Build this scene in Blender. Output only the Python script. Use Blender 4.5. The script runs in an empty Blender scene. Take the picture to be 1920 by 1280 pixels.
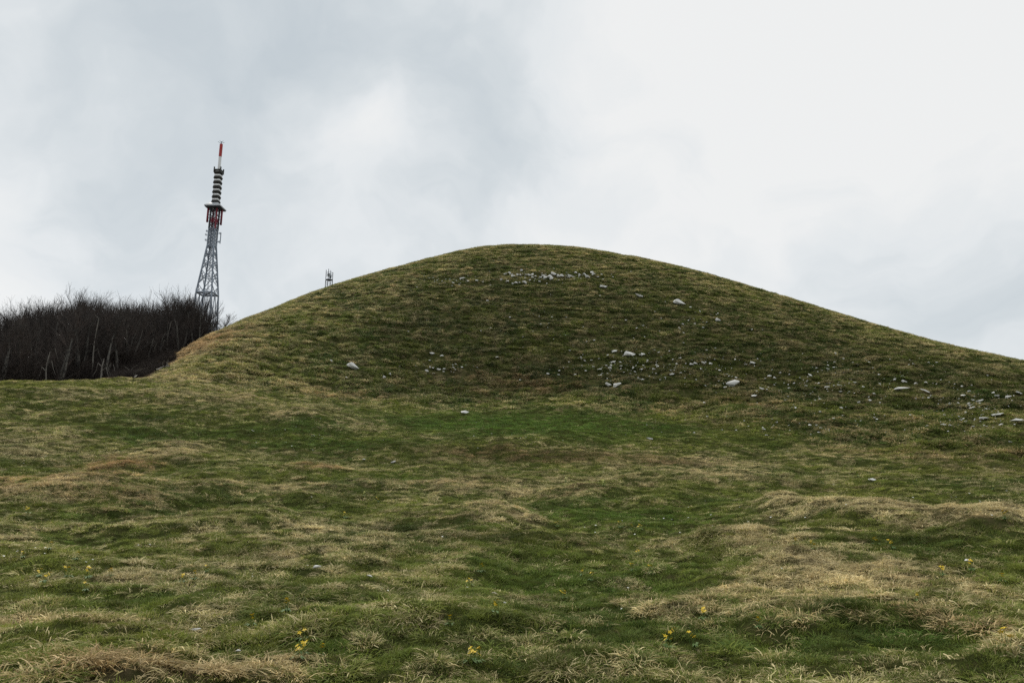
import bpy, math, random
import numpy as np
from mathutils import Matrix, Vector, Euler

S = bpy.context.scene
COL = S.collection
R = math.radians

# ------------------------------------------------------------------ camera
PITCH, ROLL, LENS = 11.0, 0.7, 26.0
cam_d = bpy.data.cameras.new('camera')
cam = bpy.data.objects.new('camera', cam_d)
COL.objects.link(cam)
cam_d.lens = LENS
cam_d.sensor_width = 36.0
cam_d.clip_start = 0.1
cam_d.clip_end = 20000
CM = Matrix.Rotation(R(90 + PITCH), 4, 'X') @ Matrix.Rotation(R(ROLL), 4, 'Z')
cam.matrix_world = CM
S.camera = cam

# ------------------------------------------------------------------ world sky
SUN_EL, SUN_AZ = 47.0, -30.0          # azimuth clockwise from the view direction (+Y)
w = bpy.data.worlds.new("World")
S.world = w
w.use_nodes = True
nt = w.node_tree
N, L = nt.nodes, nt.links
N.clear()
CMr = np.array(CM.to_3x3())
FPX = 1920 * LENS / 36.0


def ray(u, v):
    u = np.asarray(u, float); v = np.asarray(v, float)
    d = np.stack([(u - 960) / FPX, -(v - 640) / FPX, -np.ones_like(u)], -1)
    d = d @ CMr.T
    return d / np.linalg.norm(d, axis=-1, keepdims=True)


def world_node(t, **k):
    n = N.new(t)
    for a, b in k.items():
        setattr(n, a, b)
    return n


def wmath(op, a, b=None, clamp=False):
    n = world_node('ShaderNodeMath', operation=op, use_clamp=clamp)
    for i, x in enumerate((a, b)):
        if x is None:
            continue
        if isinstance(x, (int, float)):
            n.inputs[i].default_value = x
        else:
            L.new(x, n.inputs[i])
    return n.outputs[0]


tc = world_node('ShaderNodeTexCoord')
DIR = tc.outputs['Generated']
# soft warp so that no cloud has a round outline
wn = world_node('ShaderNodeTexNoise')
wn.inputs['Scale'].default_value = 3.0
wn.inputs['Detail'].default_value = 5
L.new(DIR, wn.inputs['Vector'])
wsub = world_node('ShaderNodeVectorMath', operation='SUBTRACT')
L.new(wn.outputs['Color'], wsub.inputs[0]); wsub.inputs[1].default_value = (.5, .5, .5)
wsc = world_node('ShaderNodeVectorMath', operation='SCALE')
L.new(wsub.outputs[0], wsc.inputs[0]); wsc.inputs['Scale'].default_value = 0.42
wad = world_node('ShaderNodeVectorMath', operation='ADD')
L.new(DIR, wad.inputs[0]); L.new(wsc.outputs[0], wad.inputs[1])
wno = world_node('ShaderNodeVectorMath', operation='NORMALIZE')
L.new(wad.outputs[0], wno.inputs[0])
WD = wno.outputs[0]
# cloud banks by sky direction: u, v, angular sharpness, amount (+ thin bright, - thick grey)
BANKS = [(430, 60, 30, -.30), (640, 120, 22, -.25), (880, 250, 40, -.40), (900, 330, 60, -.20), (200, 260, 60, -.22),
         (300, 430, 60, -.10), (1800, 560, 50, -.30), (1900, 620, 60, -.16), (1500, 480, 60, -.05), (90, 110, 60, -.10),
         (735, 255, 380, .58), (600, 300, 160, .16), (480, 350, 120, .12), (690, 330, 90, .20), (40, 320, 90, .42), (60, 420, 60, .12),
         (1300, 120, 14, .22), (1500, 350, 12, .26), (1050, 400, 60, .16), (1100, 60, 60, .18), (560, 470, 80, .10), (1850, 120, 30, .12)]
acc = None
for (u, v, k, a) in BANKS:
    d = ray(u, v)
    vn = world_node('ShaderNodeVectorMath', operation='DOT_PRODUCT')
    L.new(WD, vn.inputs[0]); vn.inputs[1].default_value = tuple(d)
    e = wmath('EXPONENT', wmath('MULTIPLY', wmath('SUBTRACT', vn.outputs['Value'], 1.0), float(k) * 1.0))
    t = wmath('MULTIPLY', e, a)
    acc = t if acc is None else wmath('ADD', acc, t)


def cloud_noise(scale, detail, rough, stretch=(1, 1, 1)):
    mp = world_node('ShaderNodeMapping')
    mp.inputs['Scale'].default_value = stretch
    L.new(WD, mp.inputs[0])
    n = world_node('ShaderNodeTexNoise')
    n.inputs['Scale'].default_value = scale
    n.inputs['Detail'].default_value = detail
    n.inputs['Roughness'].default_value = rough
    L.new(mp.outputs[0], n.inputs['Vector'])
    return wmath('SUBTRACT', n.outputs['Fac'], .5)


n1 = cloud_noise(3.2, 7, .52, (1, 1, 1.5))
n2 = cloud_noise(9.0, 6, .5, (1, 1, 1.4))
n3 = cloud_noise(24.0, 6, .55, (1, 1, 1.6))
val = wmath('ADD', wmath('ADD', wmath('ADD', acc, .66), wmath('MULTIPLY', n3, .15)), wmath('ADD', wmath('MULTIPLY', n1, .9), wmath('MULTIPLY', n2, .60)))
ramp = world_node('ShaderNodeValToRGB')
L.new(val, ramp.inputs[0])
ramp.color_ramp.interpolation = 'LINEAR'
els = ramp.color_ramp.elements
els[0].position = .0; els[0].color = (.54, .60, .64, 1)
els[1].position = .98; els[1].color = (.885, .892, .884, 1)
for p, c in ((.38, (.66, .708, .733, 1)), (.66, (.79, .820, .832, 1))):
    e = els.new(p); e.color = c
bgc = world_node('ShaderNodeBackground')
L.new(ramp.outputs[0], bgc.inputs[0]); bgc.inputs[1].default_value = 0.62
sky = world_node('ShaderNodeTexSky', sky_type='NISHITA', sun_disc=False)
sky.sun_elevation = R(SUN_EL)
sky.sun_rotation = R(SUN_AZ)
sky.altitude = 1200
bgs = world_node('ShaderNodeBackground')
L.new(sky.outputs[0], bgs.inputs[0]); bgs.inputs[1].default_value = 0.06
mx = world_node('ShaderNodeMixShader')
mx.inputs[0].default_value = 0.95
L.new(bgs.outputs[0], mx.inputs[1]); L.new(bgc.outputs[0], mx.inputs[2])
out = world_node('ShaderNodeOutputWorld')
L.new(mx.outputs[0], out.inputs[0])

sd = bpy.data.lights.new('sun', 'SUN')
sun = bpy.data.objects.new('sun', sd)
COL.objects.link(sun)
sd.energy = 1.5
sd.angle = R(10)
sd.color = (1.0, .96, .90)
sdir = Vector((math.sin(R(SUN_AZ)) * math.cos(R(SUN_EL)), math.cos(R(SUN_AZ)) * math.cos(R(SUN_EL)), math.sin(R(SUN_EL))))
sun.rotation_euler = sdir.to_track_quat('Z', 'Y').to_euler()
sun.location = sdir * 300

S.view_settings.view_transform = 'Standard'
S.view_settings.look = 'None'
S.view_settings.gamma = 1
S.view_settings.exposure = 0.70
S.view_settings.use_curve_mapping = False
S.cycles.use_denoising = False
S.cycles.sample_clamp_direct = 3.0
S.cycles.sample_clamp_indirect = 2.0

# ------------------------------------------------------------------ numpy noise
_rng = np.random.default_rng(7)
PERM = _rng.permutation(1024)
PERM = np.concatenate([PERM, PERM])
GA = _rng.random(1024) * 2 * np.pi
GX, GY = np.cos(GA), np.sin(GA)


def gnoise(x, y):
    xi = np.floor(x).astype(int); yi = np.floor(y).astype(int)
    xf = x - xi; yf = y - yi
    u = xf * xf * xf * (xf * (xf * 6 - 15) + 10); v = yf * yf * yf * (yf * (yf * 6 - 15) + 10)

    def g(ix, iy, fx, fy):
        h = PERM[(PERM[ix & 1023] + iy) & 1023]
        return GX[h] * fx + GY[h] * fy
    a = g(xi, yi, xf, yf); b = g(xi + 1, yi, xf - 1, yf)
    c = g(xi, yi + 1, xf, yf - 1); d = g(xi + 1, yi + 1, xf - 1, yf - 1)
    return ((a * (1 - u) + b * u) * (1 - v) + (c * (1 - u) + d * u) * v) * 1.5


def fbm(x, y, o=4, lac=2.03, gain=.5):
    s = 0; a = 1; t = 0
    for i in range(o):
        s = s + a * gnoise(x + 17.3 * i, y - 9.1 * i); t += a
        x = x * lac; y = y * lac; a *= gain
    return s / t


def sstep(a, b, x):
    t = np.clip((x - a) / (b - a), 0, 1)
    return t * t * (3 - 2 * t)


# ------------------------------------------------------------------ terrain from survey profiles
# per bearing: (distance, picture row) knots; the hill is a dome about 115 m away
CREST = np.array([(-600, 760), (0, 752), (150, 722), (200, 709), (240, 699), (285, 686), (335, 667), (380, 641), (430, 612), (500, 584), (560, 561), (612, 541),
                  (700, 514), (800, 487), (870, 470.5), (930, 462.5), (990, 460), (1080, 465), (1200, 485), (1300, 508),
                  (1400, 538), (1500, 568), (1600, 598), (1700, 628), (1800, 654), (1920, 680), (2150, 724), (2500, 775)], float)
CR = np.array([(-600, 85), (0, 85), (262, 79), (335, 79), (430, 84), (612, 99), (800, 110), (990, 118), (1400, 112), (1920, 95), (2500, 85)], float)
#  u      K1           K2           K3           K4          K5         K6         K7         K8(foot)
KN = [
    (-600, (6, 1300), (11, 1115), (17, 1005), (25, 925), (33, 868), (39, 822), (47, 768), (58, 724)),
    (0,    (6, 1288), (11, 1105), (17, 1000), (25, 925), (33, 866), (39, 820), (47, 765), (58, 717)),
    (250,  (6, 1285), (11, 1102), (17, 1000), (25, 925), (33, 866), (39, 822), (47, 768), (57, 714.5)),
    (420,  (6, 1283), (11, 1100), (17, 1000), (25, 926), (33, 870), (39, 824), (47, 765), (57, 722)),
    (620,  (6, 1282), (11, 1100), (17, 1000), (25, 927), (33, 874), (38, 834), (46, 780), (58, 742)),
    (800,  (6, 1280), (11, 1100), (17, 1000), (25, 928), (33, 873), (36.5, 831), (46, 803), (59, 752)),
    (1050, (6, 1280), (11, 1100), (17, 1000), (25, 928), (33, 876), (37, 838), (46, 800), (58, 756)),
    (1300, (6, 1280), (11, 1100), (17, 1000), (25, 930), (33, 880), (38, 850), (46, 812), (57, 770)),
    (1600, (6, 1282), (11, 1102), (17, 1002), (25, 936), (33, 892), (39, 858), (46, 822), (56, 775)),
    (1920, (6, 1285), (11, 1105), (17, 1005), (25, 940), (33, 897), (39, 866), (46, 832), (56, 788)),
    (2500, (6, 1300), (11, 1115), (17, 1015), (25, 955), (33, 915), (39, 890), (46, 865), (56, 835)),
]


def smooth1(a, n):
    k = np.hanning(2 * n + 1); k /= k.sum()
    return np.convolve(np.pad(a, n, mode='edge'), k, mode='valid')


UU = np.linspace(-600, 2500, 1551)
knots = []       # list of (azimuth[], r[], z[])


def add_knot(rr, vv):
    d = ray(UU, vv)
    az = np.arctan2(d[:, 0], d[:, 1])
    z = rr * d[:, 2] / np.hypot(d[:, 0], d[:, 1])
    knots.append((az, rr, z))


ku = [k[0] for k in KN]
for j in range(1, 9):
    rr = smooth1(np.interp(UU, ku, [k[j][0] for k in KN]), 60)
    vv = smooth1(np.interp(UU, ku, [k[j][1] for k in KN]), 60 if j < 8 else 35)
    add_knot(rr, vv)
cr = smooth1(np.interp(UU, CR[:, 0], CR[:, 1]), 50)
cv = smooth1(np.interp(UU, CREST[:, 0], CREST[:, 1]), 26) - 1.2
r8, v8 = knots[7][1], smooth1(np.interp(UU, ku, [k[8][1] for k in KN]), 35)
rise = np.clip((v8 - cv) / 60, -1, 1)
midv = np.where(v8 > cv, v8 + .66 * (cv - v8), v8 + 26)
midv = smooth1(midv, 10)
# left of the hill the knoll drops away behind its edge
add_knot(r8 + .44 * (cr - r8), midv)
add_knot(cr, cv)
azc, rc, zc = knots[-1]
hill = sstep(280, 470, UU)
sl = zc / rc
knots.append((azc, rc + 14, zc + 14 * (sl * .62 * hill - .12 * (1 - hill))))
knots.append((azc, rc + 45, zc + hill * 1.5 - 4 * (1 - hill)))
knots.append((azc, rc + 120, zc - 18 - 4 * (1 - hill)))
knots.append((azc, rc * 0 + 420, zc * 0 - 30))
knots.append((azc, rc * 0 + 6000, zc * 0 - 900))

AZL = 44.0
az_f = np.concatenate([np.linspace(-180, -60, 25)[:-1], np.linspace(-60, -AZL + 2, 20)[:-1],
                       np.linspace(-AZL + 2, AZL - 2, 661)[:-1], np.linspace(AZL - 2, 60, 20)[:-1], np.linspace(60, 180, 25)])
AZ = np.radians(az_f)
RG = np.concatenate([np.linspace(0.4, 4.5, 8)[:-1], np.geomspace(4.5, 62, 330)[:-1], np.linspace(62, 135, 230)[:-1], np.geomspace(135, 420, 40)[:-1],
                     np.geomspace(420, 6000, 22)])


def pchip(x, y, xq):
    h = np.diff(x); d = np.diff(y) / h
    m = np.zeros_like(y)
    w1 = 2 * h[1:] + h[:-1]; w2 = h[1:] + 2 * h[:-1]
    ok = d[:-1] * d[1:] > 0
    with np.errstate(divide='ignore', invalid='ignore'):
        hm = (w1 + w2) / (w1 / d[:-1] + w2 / d[1:])
    m[1:-1] = np.where(ok, hm, 0)
    m[0] = d[0]; m[-1] = d[-1]
    i = np.clip(np.searchsorted(x, xq) - 1, 0, len(x) - 2)
    t = (xq - x[i]) / h[i]
    t2 = t * t; t3 = t2 * t
    return (2 * t3 - 3 * t2 + 1) * y[i] + (t3 - 2 * t2 + t) * h[i] * m[i] + (-2 * t3 + 3 * t2) * y[i + 1] + (t3 - t2) * h[i] * m[i + 1]


Hb = np.zeros((len(AZ), len(RG)))
ex_lo, ex_hi = R(-43.5), R(43.5)
for i, a in enumerate(AZ):
    aq = min(max(a, ex_lo), ex_hi)
    xs = [0.0]; zs = [-1.58]
    for (ka, kr, kz) in knots:
        xs.append(float(np.interp(aq, ka, kr))); zs.append(float(np.interp(aq, ka, kz)))
    z = pchip(np.array(xs), np.array(zs), RG)
    back = sstep(55, 120, abs(math.degrees(a)))
    zb = -1.58 - .02 * RG - np.where(RG > 60, (RG - 60) * .13, 0)
    Hb[i] = z * (1 - back) + zb * back

GXY = np.stack([np.sin(AZ)[:, None] * RG[None], np.cos(AZ)[:, None] * RG[None]], -1)


def bil(G, x, y):
    a = np.arctan2(x, y); r = np.hypot(x, y)
    i = np.clip(np.searchsorted(AZ, a) - 1, 0, len(AZ) - 2)
    j = np.clip(np.searchsorted(RG, r) - 1, 0, len(RG) - 2)
    s = (a - AZ[i]) / (AZ[i + 1] - AZ[i]); t = np.clip((r - RG[j]) / (RG[j + 1] - RG[j]), 0, 1)
    return (G[i, j] * (1 - s) + G[i + 1, j] * s) * (1 - t) + (G[i, j + 1] * (1 - s) + G[i + 1, j + 1] * s) * t


def hit(u, v, G=None, rmax=135.0):
    """first point of the ground along the sight line through a picture point"""
    G = Hb if G is None else G
    d = ray(u, v)
    hd = math.hypot(d[0], d[1])
    rr = np.concatenate([np.linspace(4, 60, 700), np.linspace(60, rmax, 500)])
    z = bil(G, d[0] / hd * rr, d[1] / hd * rr)
    m = z >= rr * d[2] / hd
    k = int(np.argmax(m)) if m.any() else int(np.argmin(rr * d[2] / hd - z))
    return d[0] / hd * rr[k], d[1] / hd * rr[k]


# patches of the turf: u, v, half width, half height (photo pixels), dryness, rust, lift in m
PATCH = [
    (60, 832, 95, 26, .55, 0, .15), (130, 775, 70, 9, .35, .1, .05), (400, 746, 140, 12, .45, .15, .15), (560, 776, 80, 12, .7, .1, .3), (640, 800, 60, 8, .5, 0, .1),
    (330, 845, 85, 15, .75, .15, .25), (230, 873, 52, 13, .95, 1, .2), (590, 880, 45, 9, .6, .7, .1), (60, 922, 110, 22, .75, .55, .3), (190, 936, 80, 24, .6, .35, .25),
    (20, 990, 40, 20, .65, .1, .1), (460, 922, 120, 12, .65, .2, .3), (430, 985, 130, 16, .3, 0, .2), (600, 1012, 150, 26, .5, 0, .15), (870, 915, 100, 12, .75, .2, .35),
    (700, 918, 60, 10, .4, .1, .2), (930, 972, 95, 18, 1.0, .15, .3), (1080, 925, 80, 9, .75, .2, .2), (1230, 898, 150, 11, .45, .1, .15), (1340, 888, 80, 10, .5, .1, .1),
    (850, 1005, 60, 12, .4, 0, .1), (1000, 852, 190, 15, .40, .35, .0), (1230, 862, 120, 10, .45, .2, 0), (1560, 962, 115, 14, .85, .05, .3), (1700, 980, 130, 16, .9, .1, .3),
    (1880, 985, 70, 14, .85, .05, .3), (1430, 1015, 110, 14, .75, .1, .2), (1520, 1060, 120, 28, .7, .1, .1), (1650, 1088, 160, 26, .65, .1, .05), (1400, 1130, 80, 40, .5, .1, .05),
    (1430, 1188, 50, 18, .8, .3, .1), (1780, 1140, 60, 18, .75, .1, .1), (1775, 1182, 45, 14, .9, .45, .1), (1870, 1210, 60, 24, .85, .25, .15), (1820, 1252, 50, 12, .7, .1, .1),
    (120, 1258, 140, 22, .9, .5, .12), (350, 1266, 120, 16, .8, .2, .1), (270, 1092, 65, 12, .6, .1, .05), (230, 1168, 75, 10, .6, .2, .05), (30, 1160, 45, 20, .6, .2, .05),
    (680, 1052, 70, 26, .45, 0, .05), (760, 1150, 130, 28, .35, 0, .05), (1280, 1250, 60, 20, .45, 0, 0), (1255, 1130, 30, 28, .6, .1, .05), (580, 1218, 60, 12, .4, 0, 0),
    (300, 705, 45, 9, .9, .1, 0), (100, 735, 200, 12, .25, .0, 0), (500, 725, 140, 12, .15, 0, 0), (380, 645, 60, 18, .9, .6, 0), (345, 665, 30, 12, .9, .5, 0), (1000, 722, 90, 12, .5, .5, 0), (880, 702, 70, 6, .5, .4, 0), (1400, 755, 60, 10, .4, .4, 0), (1240, 770, 40, 6, .5, .4, 0),
    (1600, 850, 120, 14, .45, .2, 0), (1350, 868, 130, 12, .4, .0, 0), (700, 800, 60, 6, .4, .1, 0), (640, 740, 90, 10, .35, .3, 0),
    (980, 795, 240, 22, -.75, 0, 0), (1330, 820, 150, 16, -.45, 0, 0), (560, 803, 110, 14, -.6, 0, -.1), (620, 832, 120, 10, -.7, 0, -.15), (1180, 968, 190, 22, -.65, 0, -.1),
    (1060, 1060, 210, 38, -.55, 0, -.15), (130, 1012, 90, 14, -.6, 0, -.15), (330, 885, 60, 8, -.4, 0, -.1), (1600, 1200, 170, 24, -.45, 0, -.05), (1760, 1035, 120, 12, -.35, 0, -.1),
    (200, 1120, 110, 20, -.45, 0, -.05), (480, 1232, 140, 18, -.5, 0, -.05), (290, 815, 110, 10, -.6, 0, -.15), (290, 965, 110, 10, -.6, 0, -.2), (1450, 932, 320, 14, -.35, 0, -.05),
    (700, 895, 160, 8, -.5, 0, -.1), (520, 950, 160, 10, -.5, 0, -.15), (1880, 1090, 60, 30, -.3, 0, 0), (430, 810, 60, 12, -.6, 0, -.1), (1110, 1130, 120, 30, -.35, 0, 0), (60, 790, 120, 8, -.35, 0, -.1),
]
PW = []
for (u, v, hw, hh, dr, ru, li) in PATCH:
    cx, cy = hit(u, v); r0 = math.hypot(cx, cy)
    x1, y1 = hit(u, v + hh); x2, y2 = hit(u, v - hh)
    PW.append((cx, cy, hw * r0 / FPX, max(.25, .5 * abs(math.hypot(x2, y2) - math.hypot(x1, y1))), dr, ru, li))


BROWN_SHADE = [(1010, 852, 210, 13, .50), (700, 838, 90, 9, .4), (1250, 868, 110, 8, .4), (1560, 800, 280, 34, .30), (1850, 850, 110, 40, .38), (1100, 700, 380, 30, .2),  # moss and heather spots, with bank and lower-hill shade painted in as darkening
         (480, 812, 50, 7, .5), (330, 872, 60, 6, .35), (270, 970, 50, 8, .45), (400, 955, 80, 9, .4), (1000, 1012, 130, 12, .45), (780, 990, 60, 10, .4), (640, 905, 120, 6, .3),
         (1120, 925, 60, 5, .4), (1700, 1020, 110, 9, .35), (1790, 1004, 60, 6, .4), (240, 1128, 70, 8, .4), (1450, 1130, 60, 9, .4), (1640, 1165, 90, 10, .35), (1560, 912, 60, 4, .4), (60, 905, 60, 5, .3)]
BRW_SHADE = []
for (u, v, hw, hh, am) in BROWN_SHADE:
    cx, cy = hit(u, v); r0 = math.hypot(cx, cy); x1, y1 = hit(u, v + hh); x2, y2 = hit(u, v - hh)
    BRW_SHADE.append((cx, cy, hw * r0 / FPX, max(.3, .5 * abs(math.hypot(x2, y2) - math.hypot(x1, y1))), am))


def heath_shade(x, y):
    """share of dark moss and heather in the sward, with bank shade painted in"""
    wx = x + 1.0 * fbm(x * .6 + 33, y * .6, 3); wy = y + 1.0 * fbm(x * .6, y * .6 + 44, 3)
    s = np.zeros_like(x)
    for (cx, cy, a, b, am) in BRW_SHADE:
        r0 = math.hypot(cx, cy)
        p = ((wx - cx) * cy - (wy - cy) * cx) / r0 / a; q = ((wx - cx) * cx + (wy - cy) * cy) / r0 / b
        s = np.maximum(s, am * np.exp(-np.minimum(p * p + q * q, 9) ** 1.3 * .8))
    return s


def fields(x, y):
    """dryness, rust and lift of the turf at ground points, from measured patches and noise"""
    wx = x + 1.3 * fbm(x * .45 + 3, y * .45, 3) + .35 * fbm(x * 2.1, y * 2.1 + 9, 2)
    wy = y + 1.3 * fbm(x * .45 - 8, y * .45 + 5, 3) + .35 * fbm(x * 2.1 + 5, y * 2.1, 2)
    r = np.hypot(x, y)
    D = np.zeros_like(x); Ru = np.zeros_like(x); Li = np.zeros_like(x); Lu = np.zeros_like(x)
    for (cx, cy, a, b, dr, ru, li) in PW:
        r0 = math.hypot(cx, cy); tx, ty = cy / r0, -cx / r0
        dx, dy = wx - cx, wy - cy
        p = (dx * tx + dy * ty) / a; q = (dx * cx + dy * cy) / r0 / b
        e = p * p + q * q
        m = e < 6
        g = np.where(m, np.exp(-np.minimum(e, 6) ** 1.4 * .75), 0)
        if dr < -.44: Lu = np.maximum(Lu, g * min(1, (-dr - .38) * 2.2))
        D += dr * g; Ru = np.maximum(Ru, ru * g); Li += li * g
    n = fbm(x * .33, y * .33, 5, gain=.6)
    n2 = fbm(x * 1.4 + 40, y * 1.4, 4, gain=.6)
    n3 = fbm(x * 4.2 + 11, y * 4.2 + 70, 3, gain=.6)
    D = .25 + D * .58 + .55 * n + .75 * n2 + .75 * n3
    Ru = Ru * .8 + .25 * np.clip(fbm(x * .25 + 90, y * .25, 3), 0, 1)
    return D, np.clip(Ru, 0, 1), Li, Lu


def hillness(x, y):
    """0 on the meadow, 1 on the hill"""
    a = np.arctan2(x, y); r = np.hypot(x, y)
    fr = np.interp(a, knots[7][0], knots[7][1])
    right = sstep(R(8), R(30), a)
    fr = fr - right * 14
    left = sstep(R(-28), R(-20), a)
    return sstep(-5, 4, r - fr + 1.5 * fbm(x * .2, y * .2, 2)) * left


def litter(x, y):
    """leaf litter under the wood left of the grass flank"""
    a = np.degrees(np.arctan2(x, y)); r = np.hypot(x, y)
    edge = np.interp(r, [57, 62, 70, 77, 80, 90, 140], [-26.8, -25.9, -24.3, -24.2, -22.5, -19.5, -17.5])
    edge = edge + .5 * fbm(x * .6, y * .6, 3)
    return sstep(0, .5, edge - a) * sstep(58.5, 60.5, r)


X, Y = GXY[..., 0], GXY[..., 1]
near = sstep(420, 120, np.hypot(X, Y))
gD, gR, gL, gLu = fields(X, Y)
gH = hillness(X, Y)
gT = litter(X, Y)
rr_ = np.hypot(X, Y)
bump = .34 * fbm(X * .22, Y * .22, 3) + .15 * fbm(X * .8 + 7, Y * .8, 3) + .09 * fbm(X * 2.3, Y * 2.3 + 3, 3)
# hummocks and cattle steps on the hillside follow the contour lines
aa = np.arctan2(X, Y)
ter = fbm(aa * 26 + .4 * gnoise(X * .3, Y * .3), Hb * .85 + .9 * gnoise(X * .12, Y * .12), 3, gain=.6)
ter2 = fbm(aa * 75, Hb * 2.4, 3, gain=.6)
def steps(a_, zb_, x, y):
    """cattle steps: thin uneven lines along the contour"""
    return 1.15 * fbm(a_ * 15 + 2, zb_ * 2.0 + 1.6 * gnoise(x * .1, y * .1), 4, gain=.6) + .45 * fbm(x * 2.4, y * 2.4, 2)


stp = steps(aa, Hb, X, Y)
ter2 = np.sign(ter2) * np.abs(ter2) ** .8
hb = .50 * fbm(X * .09, Y * .09, 2) + .22 * ter + .10 * ter2 + .38 * np.clip(stp, -.6, .6) + .08 * fbm(X * 2.2, Y * 2.2, 2)
disp = (bump * (1 - gH) + hb * gH + gL * (1 - gH) * .9) * near * sstep(2.5, 6, rr_)
crestdist = np.abs(rr_ - np.interp(aa, knots[9][0], knots[9][1]))
far_f = 1 - .8 * sstep(14, 0, crestdist) * gH
H = Hb + disp * far_f


def surf(x, y):
    return bil(H, np.asarray(x, float), np.asarray(y, float))


def surf_n(x, y, e=.25):
    gx = (surf(x + e, y) - surf(x - e, y)) / (2 * e); gy = (surf(x, y + e) - surf(x, y - e)) / (2 * e)
    n = np.stack([-gx, -gy, np.ones_like(gx)], -1)
    return n / np.linalg.norm(n, axis=-1, keepdims=True)


def at(u, v):
    x, y = hit(u, v, H)
    return float(x), float(y), float(surf(np.array([x]), np.array([y]))[0])


# ------------------------------------------------------------------ helpers
def mesh_np(name, verts, faces, mat=None, smooth=False):
    me = bpy.data.meshes.new(name)
    verts = np.asarray(verts, np.float32)
    faces = np.asarray(faces, np.int32)
    k = faces.shape[1]
    me.vertices.add(len(verts)); me.vertices.foreach_set('co', verts.ravel())
    me.loops.add(faces.size); me.loops.foreach_set('vertex_index', faces.ravel())
    me.polygons.add(len(faces)); me.polygons.foreach_set('loop_start', np.arange(0, faces.size, k, dtype=np.int32))
    me.update(calc_edges=True)
    if smooth:
        me.polygons.foreach_set('use_smooth', np.ones(len(faces), bool))
    if mat:
        me.materials.append(mat)
    return me


def fattr(me, name, vals, typ='FLOAT', dom='POINT'):
    a = me.attributes.new(name, typ, dom)
    a.data.foreach_set('value' if typ in ('FLOAT', 'INT') else 'vector', np.asarray(vals, np.int32 if typ == 'INT' else np.float32).ravel())


def link(name, data, parent=None, loc=None):
    o = bpy.data.objects.new(name, data)
    COL.objects.link(o)
    if parent is not None:
        o.parent = parent
    if loc is not None:
        o.location = loc
    return o


def tag(o, label=None, cat=None, group=None, kind=None):
    if label: o['label'] = label
    if cat: o['category'] = cat
    if group: o['group'] = group
    if kind: o['kind'] = kind
    return o


class MB:
    """collects tubes and boxes into one mesh"""
    def __init__(s):
        s.v = []; s.f = []; s.n = 0

    def add(s, v, f):
        v = np.asarray(v, float); f = np.asarray(f, int)
        s.v.append(v); s.f.append(f + s.n); s.n += len(v)

    def tube(s, pts, rad, k=4, cap=False):
        pts = np.asarray(pts, float); n = len(pts)
        rad = np.broadcast_to(np.asarray(rad, float), (n,))
        t = np.gradient(pts, axis=0); t /= np.linalg.norm(t, axis=1, keepdims=True) + 1e-9
        ref = np.array([1., 0, 0]) if abs(t[0][2]) > .8 else np.array([0, 0, 1.])
        a = np.cross(t, ref); a /= np.linalg.norm(a, axis=1, keepdims=True) + 1e-9
        b = np.cross(t, a)
        ang = np.arange(k) * 2 * np.pi / k + np.pi / 4
        v = pts[:, None] + rad[:, None, None] * (np.cos(ang)[None, :, None] * a[:, None] + np.sin(ang)[None, :, None] * b[:, None])
        i = np.arange(n - 1)[:, None] * k; j = np.arange(k)[None]; j2 = (j + 1) % k
        f = np.stack([i + j, i + j2, i + k + j2, i + k + j], -1).reshape(-1, 4)
        s.add(v.reshape(-1, 3), f)
        if cap and k == 4:
            m = (n - 1) * k
            s.add(v.reshape(-1, 3)[[0, 1, 2, 3, m, m + 1, m + 2, m + 3]], [[3, 2, 1, 0], [4, 5, 6, 7]])
        elif cap:
            for e_, c_ in ((0, pts[0]), (n - 1, pts[-1])):
                ring = v[e_]; vv = np.vstack([ring, c_])
                s.add(vv, [[q, (q + 1) % k, k, k] for q in range(k)])

    def bar(s, a, b, w_):
        s.tube([a, b], w_ * .7071, 4, True)

    def box(s, c, size, M=None):
        sx, sy, sz = [q / 2 for q in size]
        v = np.array([[x, y, z] for x in (-sx, sx) for y in (-sy, sy) for z in (-sz, sz)])
        if M is not None:
            v = v @ np.array(M).T
        s.add(v + np.array(c), [[0, 1, 3, 2], [4, 6, 7, 5], [0, 4, 5, 1], [2, 3, 7, 6], [0, 2, 6, 4], [1, 5, 7, 3]])

    def build(s, name, mat, parent=None, smooth=False, loc=None):
        me = s.mesh(name, mat, smooth)
        return link(name, me, parent, loc)

    def mesh(s, name, mat, smooth=False):
        me = bpy.data.meshes.new(name)
        v = np.vstack(s.v); f = np.vstack(s.f)
        fl = [tuple(q) if q[2] != q[3] else tuple(q[:3]) for q in f.tolist()] if (f[:, 2] == f[:, 3]).any() else None
        if fl is None:
            return mesh_np(name, v, f, mat, smooth)
        me.from_pydata(v.tolist(), [], fl); me.update()
        me.materials.append(mat)
        if smooth:
            me.polygons.foreach_set('use_smooth', np.ones(len(fl), bool))
        return me


def mat_new(name):
    m = bpy.data.materials.new(name); m.use_nodes = True
    t = m.node_tree; t.nodes.clear()
    o = t.nodes.new('ShaderNodeOutputMaterial')
    return m, t, o


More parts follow.
